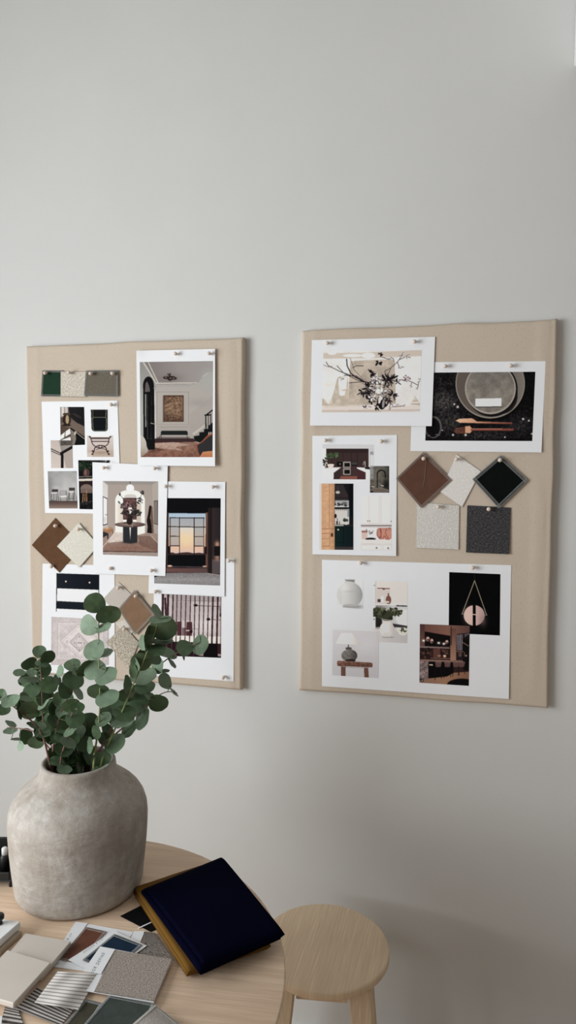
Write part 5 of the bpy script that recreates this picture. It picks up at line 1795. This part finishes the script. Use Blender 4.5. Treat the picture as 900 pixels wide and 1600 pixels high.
for r in [(258, 187, 68, 50, -12, .17), (545, 172, 46, 22, 60, .5), (580, 272, 78, 62, 0, .2), (563, 215, 66, 20, -5, .35), (505, 315, 74, 30, -78, .05), (462, 355, 44, 22, 85, .6), (575, 350, 62, 18, 0, .2),
          (708, 382, 48, 42, 30, .25), (800, 364, 56, 44, -70, .22), (602, 415, 62, 28, 20, .25), (540, 395, 52, 34, 0, .12), (455, 465, 58, 50, 0, .14), (418, 480, 44, 22, 70, .45), (405, 520, 42, 22, 80, .06),
          (545, 480, 56, 32, 72, .6), (580, 522, 36, 11, -5, .12), (632, 472, 34, 11, 50, .3), (467, 548, 74, 44, -15, .5), (470, 610, 58, 36, -10, .25), (595, 580, 48, 34, 62, .42), (645, 645, 32, 8, 45, .3),
          (375, 612, 64, 26, 75, .1), (415, 692, 72, 50, -10, .2), (505, 668, 32, 18, 20, .5), (550, 706, 56, 46, 0, .06), (462, 798, 62, 34, -70, .4), (295, 745, 64, 42, -20, .16), (350, 762, 66, 44, 0, .15),
          (295, 765, 36, 13, 55, .55), (440, 745, 34, 20, -10, .5), (342, 815, 64, 32, -12, .42), (385, 857, 54, 34, -55, .22), (230, 805, 48, 34, -40, .4), (250, 872, 60, 28, 60, .16), (298, 945, 62, 46, -40, .25),
          (218, 1034, 56, 40, -10, .2), (215, 1086, 48, 17, -20, .35), (90, 880, 46, 26, -60, .55), (150, 965, 38, 14, 80, .4), (700, 440, 16, 6, 80, .1), (440, 640, 60, 40, 10, .16), (190, 880, 40, 24, 70, .1)]:
    LV.append((B_,) + r)


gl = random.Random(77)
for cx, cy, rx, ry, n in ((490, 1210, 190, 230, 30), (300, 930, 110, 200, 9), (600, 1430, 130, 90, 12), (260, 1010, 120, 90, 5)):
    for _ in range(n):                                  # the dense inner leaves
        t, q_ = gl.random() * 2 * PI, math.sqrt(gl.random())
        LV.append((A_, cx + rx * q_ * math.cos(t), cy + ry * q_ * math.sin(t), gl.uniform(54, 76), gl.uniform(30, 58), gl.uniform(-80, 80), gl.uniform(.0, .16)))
N_FRONT = len(LV) - 56
for r in [(480, 420, 60, 40, -30, .08), (430, 700, 62, 44, 20, .08), (330, 700, 54, 40, -50, .1), (300, 800, 56, 36, 40, .06), (260, 760, 50, 34, 10, .06), (520, 440, 50, 36, 40, .08), (360, 660, 48, 36, 0, .12)]:
    LV.append((B_,) + r)


def smooth_line(q, n=48):
    q = np.asarray(q, float)
    s_ = np.r_[0, np.cumsum(np.hypot(*np.diff(q[:, :2], axis=0).T))]
    t = np.linspace(0, s_[-1], n)
    P = np.stack([np.interp(t, s_, q[:, k]) for k in range(q.shape[1])], 1)
    for _ in range(10):
        P[1:-1] = P[1:-1] * .5 + (P[:-2] + P[2:]) * .25
    return P


BP = []
for l, view, pts, dy, m in BR:
    q = np.array(vw(view, pts))
    P2 = smooth_line(q)
    n = len(P2)
    t = np.linspace(1, 0, n)                       # 1 at the tip, 0 at the mouth
    # start points spread inside the mouth
    base_y = VC[1] + dy * .5
    BP.append((P2, base_y + dy * t ** 1.2))
LEAF_OF = [[] for _ in BR]
for k, (view, x, y, a, b, ang, tone) in enumerate(LV):
    px, py = vw(view, [(x, y)])[0]
    best = min(range(len(BP)), key=lambda i: np.hypot(BP[i][0][:, 0] - px, BP[i][0][:, 1] - py).min())
    j = int(np.argmin(np.hypot(BP[best][0][:, 0] - px, BP[best][0][:, 1] - py)))
    LEAF_OF[best].append((px, py, a / view[2], b / view[2], math.radians(ang), tone, j, k))


def leaf(mb, px, py, a, b, ang, tone, y, stem_pt, g):
    p = on_wall(px, py, y)
    d = ray(px, py)
    d = d / np.linalg.norm(d)
    dist = np.linalg.norm(p - CAM)
    sc_ = dist / F * float(np.linalg.norm(ray(px, py)))  # metres per pixel across the ray
    R_ = AR - d * (AR @ d)
    R_ /= np.linalg.norm(R_)
    U_ = np.cross(R_, d)
    a_m, ratio = a * dist / F / np.linalg.norm(ray(px, py)) , min(b / a, .98)
    M = math.cos(ang) * R_ - math.sin(ang) * U_
    m0 = math.sin(ang) * R_ + math.cos(ang) * U_
    s_ = math.sqrt(1 - ratio ** 2)
    c1, c2 = m0 * ratio + d * s_, m0 * ratio - d * s_
    n1, n2 = np.cross(M, c1), np.cross(M, c2)
    n1, n2 = (n if n @ d < 0 else -n for n in (n1, n2))
    up = (n1[2] - .5 * n1[0]) > (n2[2] - .5 * n2[0])
    first = up if tone > .2 else (g.random() < .5)
    mn, nn = (c1, n1) if first else (c2, n2)
    # which way the leaf's base lies: towards the stem
    bd = stem_pt - p
    kx, ky = bd @ M, bd @ mn
    th0 = math.atan2(ky, kx)
    ca, sa = math.cos(th0), math.sin(th0)
    ex, ey = M * ca + mn * sa, -M * sa + mn * ca      # ex points from the leaf's middle to its base
    nr, na = 5, 20
    V = [p - nn * 0]
    cup, fold = g.uniform(-.10, .16), g.uniform(.04, .16)
    tw = g.uniform(-.12, .12)
    for r in range(1, nr + 1):
        for k in range(na):
            t = 2 * PI * k / na
            q = r / nr
            u, v = math.cos(t) * q, math.sin(t) * q
            shape = 1 + .05 * math.cos(3 * t) * q - .03 * math.cos(t)
            if math.cos(t) < -.95:
                shape += .05 * q                       # small tip
            u, v = u * shape, v * shape
            h = a_m * (cup * (u * u + v * v) + fold * abs(v) * .6 + tw * u * v + .03 * math.sin(5 * t + 1) * q * q)
            V.append(p + ex * (u * a_m) + ey * (v * a_m) + nn * (h - a_m * (cup * .5 + fold * .2)))
    Fs = [(0, 1 + k, 1 + (k + 1) % na) for k in range(na)]
    for r in range(nr - 1):
        for k in range(na):
            i, j = 1 + r * na + k, 1 + r * na + (k + 1) % na
            Fs.append((i, i + na, j + na, j))
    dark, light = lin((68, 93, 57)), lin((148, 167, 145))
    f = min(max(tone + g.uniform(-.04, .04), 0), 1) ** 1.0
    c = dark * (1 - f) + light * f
    mb.add(np.array(V), Fs, col=c)
    e = p + ex * a_m * .95
    mid = (e + stem_pt) / 2 + np.array([0, 0, .002])
    if np.linalg.norm(stem_pt - e) < .09:
        mb.tube([p + ex * a_m * .55 + nn * .0002, e, mid, stem_pt], [.0003, .0006, .0007, .0008], 5, False, col=lin((92, 104, 70)))


for i, (l, view, pts, dy, m) in enumerate(BR):
    P2, ys = BP[i]
    P3 = on_wall(P2[:, 0], P2[:, 1], ys)
    # run the stem down through the mouth to the inside of the vase
    end = P3[-1]
    cin = np.array([VC[0], VC[1], 0])
    g = random.Random(50 + i)
    ang = g.uniform(0, 2 * PI)
    rad = .02 + .02 * g.random()
    v_end = np.array([end[0] - VC[0], end[1] - VC[1]])
    if np.hypot(*v_end) > .05:
        v_end *= .05 / np.hypot(*v_end)
    mouth = np.array([VC[0] + v_end[0], VC[1] + v_end[1], TABLE + .238])
    foot = np.array([VC[0] + math.cos(ang) * rad, VC[1] + math.sin(ang) * rad, TABLE + .06])
    keep = P3[:, 2] > TABLE + .262
    P3 = smooth_line(np.r_[P3[keep], [mouth, foot]], 60)
    o = empty('eucalyptus_branch', P3[-1], l, 'eucalyptus branch', 'eucalyptus branches in the stoneware vase')
    mb = MB()
    mb.tube(P3, np.linspace(.0007, .0024, len(P3)), 7)
    mb.build('stem', m, o)
    mb = MB()
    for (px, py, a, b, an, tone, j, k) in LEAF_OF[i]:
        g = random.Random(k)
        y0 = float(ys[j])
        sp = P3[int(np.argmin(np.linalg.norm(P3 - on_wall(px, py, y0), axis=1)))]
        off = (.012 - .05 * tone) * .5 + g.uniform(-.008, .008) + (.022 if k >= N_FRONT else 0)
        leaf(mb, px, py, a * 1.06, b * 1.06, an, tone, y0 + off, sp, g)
    mb.build('leaves', MAT_LEAF, o)

# ------------------------------------------------------------------ samples on the table
K1, K2, K3 = (0, 1420, 6.4286), (90, 1420, 4.737), (180, 1320, 3.2143)
ET = .72                                             # how bright a white would read down here
UP = np.array([0, 0, 1.0])


def flat(quad, h, material, label=None, cat=None, group=None, zig=0, thick=.0008, name='fabric_swatch', n=60, bend=None, thread=None, parent=None):
    H = homog(quad)
    u, v = np.meshgrid(np.linspace(0, 1, n + 1), np.linspace(0, 1, n + 1))
    px, py = hmap(H, u, v)
    hh = h + (bend(u, v) if bend else 0 * u)
    P = on_table(px, py, hh)
    o = slab(name, P, UP, thick, material, parent, None, zig)
    if label and parent is None:
        tag(o, label, cat, group)
    elif label:
        o['label'] = label
    if thread:
        stitches(P, UP, thread, o, 40, .0034, .0003)
    return o


def slabtile(quad, h0, h1, material, label, name, cat, group=None, bev=.0012):
    q = np.array(quad, float)
    t = on_table(q[:, 0], q[:, 1], h1)[::-1]
    b = t.copy()
    b[:, 2] = TABLE + h0
    if np.cross(t[1] - t[0], t[2] - t[1])[2] < 0:
        t, b = t[::-1], b[::-1]
    mb = MB()
    mb.hexa(b, t, bev)
    return tag(mb.build(name, material), label, cat, group)


def lettering(body, quad, h, material, parent, label=None):
    """raised print: the words laid into a quad (baseline running from its first to its second corner)"""
    cu = bpy.data.curves.new('words', 'FONT')
    cu.body = body
    cu.space_character = 1.35
    ob = bpy.data.objects.new('words', cu)
    COL.objects.link(ob)
    dg = bpy.context.evaluated_depsgraph_get()
    me = ob.evaluated_get(dg).to_mesh()
    V = np.array([v.co[:] for v in me.vertices])
    Fs = [tuple(p.vertices) for p in me.polygons]
    ob.evaluated_get(dg).to_mesh_clear()
    bpy.data.objects.remove(ob)
    bpy.data.curves.remove(cu)
    u = (V[:, 0] - V[:, 0].min()) / np.ptp(V[:, 0])
    v = 1 - (V[:, 1] - V[:, 1].min()) / np.ptp(V[:, 1])
    px, py = hmap(homog(quad), u, v)
    o = build('lettering', on_table(px, py, h), Fs, material, parent, smooth=False)
    if label:
        o['label'] = label
    return o


MAT_CARD = plain('white_card', (.80, .81, .82), .6, .2, .01, 10)
MAT_INK = plain('grey_ink', (.16, .165, .17), .7, .1, .05)
GF = 'fabric samples spread on the table'

# tiles
MAT_TILE = plain('cream_tile', (.60, .545, .485), .22, .45, .035, 14)
slabtile(vw(K1, [(255, 240), (715, 325), (415, 680), (-45, 595)]), .0042, .0125, MAT_TILE, 'cream square tile partly under another cream tile', 'sample_tile', 'tile', 'cream sample tiles')
slabtile(vw(K1, [(72, 409), (513, 538), (138, 952), (-300, 823)]), .0127, .0210, MAT_TILE, 'cream square tile lying on top of the other cream tile', 'sample_tile', 'tile', 'cream sample tiles')
slabtile(vw(K1, [(226, 226), (-160, 560), (-560, 420), (-180, 110)]), .0006, .0090, wood('ash_sample', (.42, .34, .25), (.50, .41, .31), .6, 1.5), 'beige wooden sample block under the white block at the left edge', 'wood_sample', 'wood sample')
slabtile(vw(K1, [(208, 126), (-180, 470), (-560, 350), (-170, 70)]), .0092, .0215, plain('white_block', (.80, .82, .81), .4, .35, .02, 20), 'white sample block at the left edge with a black knob on it', 'sample_block', 'sample block')
kb = on_table(*vw(K1, [(-6, 150)])[0], .0217)
mb = MB()
mb.lathe([(.0035, 0), (.0055, .0006), (.0055, .002), (.0042, .004), (.0042, .006), (.0078, .009), (.0082, .014), (.0065, .0165), (.001, .017)], kb, n=28)
tag(mb.build('cabinet_knob', plain('black_metal', (.012, .012, .013), .4, .4, .05)), 'small black knob standing on the white sample block', 'knob')

# card folder with brown leather
c1 = flat(vw(K2, [(135, 95), (560, 172), (350, 480), (-62, 424)]), .0016, MAT_CARD, 'white sample card holding brown leather, behind the navy card', 'sample card', GF, thick=.001, name='sample_card', n=8)
flat(vw(K2, [(135, 95), (222, 106), (18, 404), (-62, 395)]), .0026, MAT_CARD, parent=c1, name='header_strip', n=6, thick=.0008)
flat(vw(K2, [(208, 138), (358, 172), (170, 398), (10, 376)]), .0026, plain('chestnut_leather', drab((88, 54, 42), ET), .6, .25, .12, 50, .2, 300), label='chestnut leather patch', parent=c1, name='leather_patch', thread=MAT_THREAD_B)
lettering('& CO', vw(K2, [(66, 222), (100, 178), (106, 188), (76, 232)]), .00275, MAT_INK, c1)

# fabric sample with grey herringbone (behind)
c3 = flat(vw(K2, [(566, 165), (646, 165), (604, 262), (520, 255)]), .0018, MAT_CARD, 'white header card of the grey twill sample', 'sample card', GF, thick=.0008, name='sample_card', n=8)
flat(vw(K2, [(640, 168), (720, 178), (862, 380), (604, 330)]), .0030, fab('grey_twill', (70, 64, 60), (140, 132, 126), e=ET, sc=1.1, kind='twill', bmp=.8), label='grey twill fabric', parent=c3, name='fabric_patch', zig=.0011)

# card with navy
c2 = flat(vw(K2, [(80, 377), (418, 162), (660, 272), (345, 500)]), .0046, MAT_CARD, 'white sample card holding navy fabric, above the woven beige swatch', 'sample card', GF, thick=.0008, name='sample_card', n=8)
flat(vw(K2, [(188, 378), (418, 190), (622, 268), (400, 470)]), .0058, plain('navy_velvet', drab((22, 36, 52), ET), .8, .1, .2, 60), label='navy fabric patch', parent=c2, name='fabric_patch', thread=MAT_THREAD_G)
lettering('MOORE & CO', vw(K2, [(186, 318), (328, 214), (336, 226), (196, 330)]), .0049, plain('pale_ink', (.42, .42, .43), .7, .1, .03), c2)

# woven beige sample with header
c4 = flat(vw(K2, [(318, 280), (850, 378), (712, 692), (190, 604)]), .0072, MAT_CARD, 'white backed sample of beige woven cloth, largest on the table', 'sample card', GF, thick=.0008, name='sample_card', n=8)
flat(vw(K2, [(416, 302), (850, 368), (716, 684), (268, 612)]), .0086, fab('oatmeal_weave', (104, 94, 86), (184, 174, 164), e=ET, sc=1.0, bmp=1.0, kind='twill'), label='oatmeal woven cloth', parent=c4, name='fabric_patch', zig=.0012, n=90)
flat(vw(K2, [(315, 278), (426, 298), (322, 478), (188, 462)]), .0096, MAT_CARD, parent=c4, name='header_strip', n=6, thick=.0008)
lettering('IOR DEFINE', vw(K2, [(246, 466), (332, 322), (352, 330), (268, 472)]), .0098, MAT_INK, c4)

# black sample under the ochre cloth
c5 = flat(vw(K2, [(465, 52), (640, -36), (800, 110), (690, 168)]), .0016, plain('black_cloth', drab((9, 10, 10), ET), .85, .08, .2, 80), 'black swatch half under the ochre cloth', 'fabric swatch', GF, thick=.001)
flat(vw(K2, [(590, 142), (700, 92), (706, 96), (597, 148)]), .0019, MAT_CARD, parent=c5, name='white_border', n=4, thick=.0003)

# striped and serged swatches at the front
MAT_TICK = striped('cream_ticking', (.80, .765, .73), (.27, .235, .22), .0062, .27)
MAT_TICK2 = striped('dark_ticking', (.60, .56, .52), (.035, .03, .03), .0056, .5)
flat(vw(K1, [(60, 955), (176, 985), (250, 1190), (0, 1160)]), .0022, MAT_TICK2, 'dark striped swatch corner at the very front left', 'fabric swatch', GF, zig=.0014)
flat(vw(K1, [(372, 782), (760, 990), (610, 1180), (150, 1000)]), .0036, MAT_TICK2, 'dark striped swatch half under the pale striped one', 'fabric swatch', GF, zig=.0014, bend=lambda u, v: .003 * np.sin(3 * u) * v)
flat(vw(K1, [(578, 628), (1000, 648), (786, 1012), (345, 940)]), .0105, MAT_TICK, 'cream swatch with thin brown stripes, curling in front of the tiles', 'fabric swatch', GF, zig=.0006,
     bend=lambda u, v: .0055 * np.sin(2.9 * u + .5) - .004 * u * u + .0016 * np.sin(9 * u + 3 * v) + .003 * v * u, thick=.0007)
flat(vw(K2, [(206, 672), (330, 702), (190, 930), (30, 890)]), .0022, plain('olive_velvet', drab((58, 56, 46), ET), .85, .1, .15, 60), 'dark olive swatch between striped and green swatches', 'fabric swatch', GF, thread=MAT_THREAD_G)
flat(vw(K2, [(384, 642), (716, 708), (610, 910), (180, 880)]), .0052, plain('forest_velvet', drab((54, 60, 56), ET), .85, .1, .15, 60), 'dark grey-green swatch with stitched edge at the front', 'fabric swatch', GF, thread=MAT_THREAD_G)
flat(vw(K2, [(722, 714), (905, 862), (800, 1000), (545, 868)]), .0095, fab('stone_cloth', (120, 114, 108), (150, 144, 138), e=ET, sc=.8, bmp=.3), 'pale stone grey swatch with frayed edge at the front right', 'fabric swatch', GF, thread=MAT_THREAD_L,
     bend=lambda u, v: .003 * np.sin(3 * v))
flat(vw(K1, [(-20, 1080), (22, 1075), (10, 1200), (-40, 1200)]), .0062, MAT_CARD, 'white card corner at the bottom left edge of the photo', 'sample card', GF, thick=.0008, name='sample_card', n=6)

# ------------------------------------------------------------------ folded cloths
def folded(quad, h0, layers, t, gap, material, label, seed, puff=.004, name='folded_cloth', spread=.012, flip=0, corner=(1, 1, 1, 1)):
    """one long cloth zigzagged into layers; quad = back-left, back-right, front-right, front-left footprint (world points)"""
    A, B, Cc, D = [np.asarray(q, float) for q in quad]
    g = np.random.default_rng(seed)
    step = t + gap
    path = []
    m = 26
    ends = [(g.uniform(0, spread), 1 - g.uniform(0, spread)) for _ in range(layers)]
    L = np.linalg.norm(B - A)
    for i in range(layers):
        z = t / 2 + i * step
        s = np.linspace(.012 + ends[i][0], .988 - (1 - ends[i][1]), m)
        odd = (i + flip) % 2
        s = s[::-1] if odd else s
        path += [(x, z) for x in s]
        if i < layers - 1:
            e = s[-1]
            sgn = -1 if odd else 1
            for k in range(1, 7):
                a = PI * k / 7
                path.append((e + sgn * math.sin(a) * step * .5 / L, z + step * .5 * (1 - math.cos(a))))
    P = np.array(path)
    Q = P * np.array([L, 1])
    T = np.gradient(Q, axis=0)
    T /= np.linalg.norm(T, axis=1)[:, None]
    N = np.c_[-T[:, 1], T[:, 0]] * t / 2
    up, dn = Q + N, Q - N
    ring = np.r_[up, dn[::-1]] / np.array([L, 1])
    k = len(ring)
    nv = 26
    V = []
    Htot = layers * step
    nz = fnoise(nv, k, 9, seed)
    for j in range(nv):
        v = j / (nv - 1)
        inset = 0
        s_, z = ring[:, 0], ring[:, 1].copy()
        lift = puff * np.sin(PI * np.clip(s_, 0, 1)) * math.sin(PI * v) * (z / Htot)
        z = z + lift + (nz[j] - .5) * .0012
        sq = np.clip(s_, 0, 1)
        z = z * ((corner[0] * (1 - sq) + corner[1] * sq) * (1 - v) + (corner[3] * (1 - sq) + corner[2] * sq) * v)
        # end edges of the layers stagger and close a little towards one another
        ed = .006 * (math.exp(-v / .03) + math.exp(-(1 - v) / .03))
        z = z - ed * (z / Htot) * .6
        vv = v + (math.sin(7 * s_[0] + seed) * .0) + np.round(ring[:, 1] / step) % 3 * .008 * (1 if v > .5 else -1) * (v < .02 or v > .98)
        p = (A[None] * (1 - s_)[:, None] + B[None] * s_[:, None]) * (1 - vv)[:, None] + (D[None] * (1 - s_)[:, None] + Cc[None] * s_[:, None]) * vv[:, None]
        p[:, 2] = TABLE + h0 + z
        V.append(p)
    V = np.concatenate(V)
    Fs = []
    for j in range(nv - 1):
        for i in range(k):
            i2 = (i + 1) % k
            Fs.append((j * k + i, (j + 1) * k + i, (j + 1) * k + i2, j * k + i2))
    h = k // 2
    flat_ = []
    for base, rev in ((0, False), ((nv - 1) * k, True)):
        for i in range(h - 1):
            q = (base + i, base + i + 1, base + k - 2 - i, base + k - 1 - i)
            flat_.append(len(Fs))
            Fs.append(q if not rev else q[::-1])
    o = build(name, V, Fs, material, flat=flat_)
    return tag(o, label, 'folded cloth', 'folded cloths on the table')


def pts(ps, h):
    return [on_table(x, y, h) for x, y in ps]


MAT_OCHRE = fab('ochre_velvet', (80, 56, 22), (104, 75, 34), e=ET, sc=.8, bmp=.25, spec=.03)
MAT_NAVY = fab('midnight_velvet', (1.2, 1.5, 9), (3, 4, 24), e=ET, sc=.8, bmp=.25, spec=.02)
qo = pts([(207, 1393), (330, 1352), (419, 1477), (290, 1521)], .010)
folded(qo, .0040, 2, .0066, .0006, MAT_OCHRE, 'ochre cloth folded flat beneath the navy cloth', 3, .001, corner=(1.05, 1, .85, 1))
NT = .0188
CK = (.62, .95, .80, 1.12)
qn = [on_table(x, y, NT + .0198 * k) for (x, y), k in zip([(224, 1387), (346, 1336), (441, 1452), (314, 1502)], CK)]
folded(qn, NT, 3, .0062, .0004, MAT_NAVY, 'dark navy cloth folded in layers on the ochre cloth', 8, .004, flip=1, corner=CK)

# ------------------------------------------------------------------ black organiser behind the vase
MAT_BLACK = plain('black_steel', (.010, .010, .011), .45, .4, .05)
b0 = on_table(16, 1388)
ul = -AR.copy()
ul[2] = 0
ul /= np.linalg.norm(ul)
wl = AF.copy()
wl[2] = 0
wl /= np.linalg.norm(wl)
top_d = ray(6, 1309)
tt = ((b0 + wl * .07 - CAM) @ wl) / (top_d @ wl)
hb = float((CAM + top_d * tt)[2] - TABLE)
hb = min(max(hb, .05), .14)


def obx(mb, a0, a1, d0, d1, z0, z1, bev=.0015):
    q = [b0 + ul * a + wl * d for a, d in ((a1, d0), (a0, d0), (a0, d1), (a1, d1))]
    mb.hexa([(x[0], x[1], TABLE + z0) for x in q], [(x[0], x[1], TABLE + z1) for x in q], bev)


org = empty('desk_organiser', b0 + ul * .05 + wl * .03, 'black desk organiser tray behind the vase at the left edge', 'desk organiser')
mb = MB()
obx(mb, -.004, .11, .0, .075, .012, .016)
mb.build('tray', MAT_BLACK, org)
mb = MB()
obx(mb, -.004, .11, .070, .075, .016, hb)
mb.build('back_panel', MAT_BLACK, org)
for a in (-.004, .105):
    mb = MB()
    obx(mb, a, a + .005, .0, .070, .016, hb * .75)
    mb.build('side_panel', MAT_BLACK, org)
mb = MB()
obx(mb, .001, .105, .0, .005, .016, .030)
mb.build('front_lip', MAT_BLACK, org)
for a, d in ((.002, .006), (.1, .006), (.002, .066), (.1, .066)):
    mb = MB()
    p = b0 + ul * a + wl * d
    mb.tube([(p[0], p[1], TABLE + .0006), (p[0], p[1], TABLE + .0125)], .003, 10)
    mb.build('foot', MAT_BLACK, org)
MAT_WCAP = plain('white_plastic', (.75, .76, .76), .4, .4, .02)


def pot(a, d, r, h, label, material, capcol):
    p = b0 + ul * a + wl * d
    e = empty('sample_bottle', (p[0], p[1], TABLE + .0162), label, 'bottle', 'bottles in the black organiser')
    mb = MB()
    mb.lathe([(.001, .0002), (r, .0004), (r, h * .62), (r * .6, h * .72), (.001, h * .72)], (p[0], p[1], TABLE + .0162), n=24)
    mb.build('bottle_body', material, e)
    mb = MB()
    mb.lathe([(.001, h * .7), (r * .66, h * .7), (r * .66, h * .97), (r * .5, h), (.001, h)], (p[0], p[1], TABLE + .0162), n=24)
    mb.build('cap', capcol, e)


pot(.022, .030, .008, .046, 'black bottle with a white cap standing in the organiser', MAT_BLACK, MAT_WCAP)
pot(.042, .024, .009, .024, 'short white pot standing in the organiser', MAT_WCAP, MAT_WCAP)
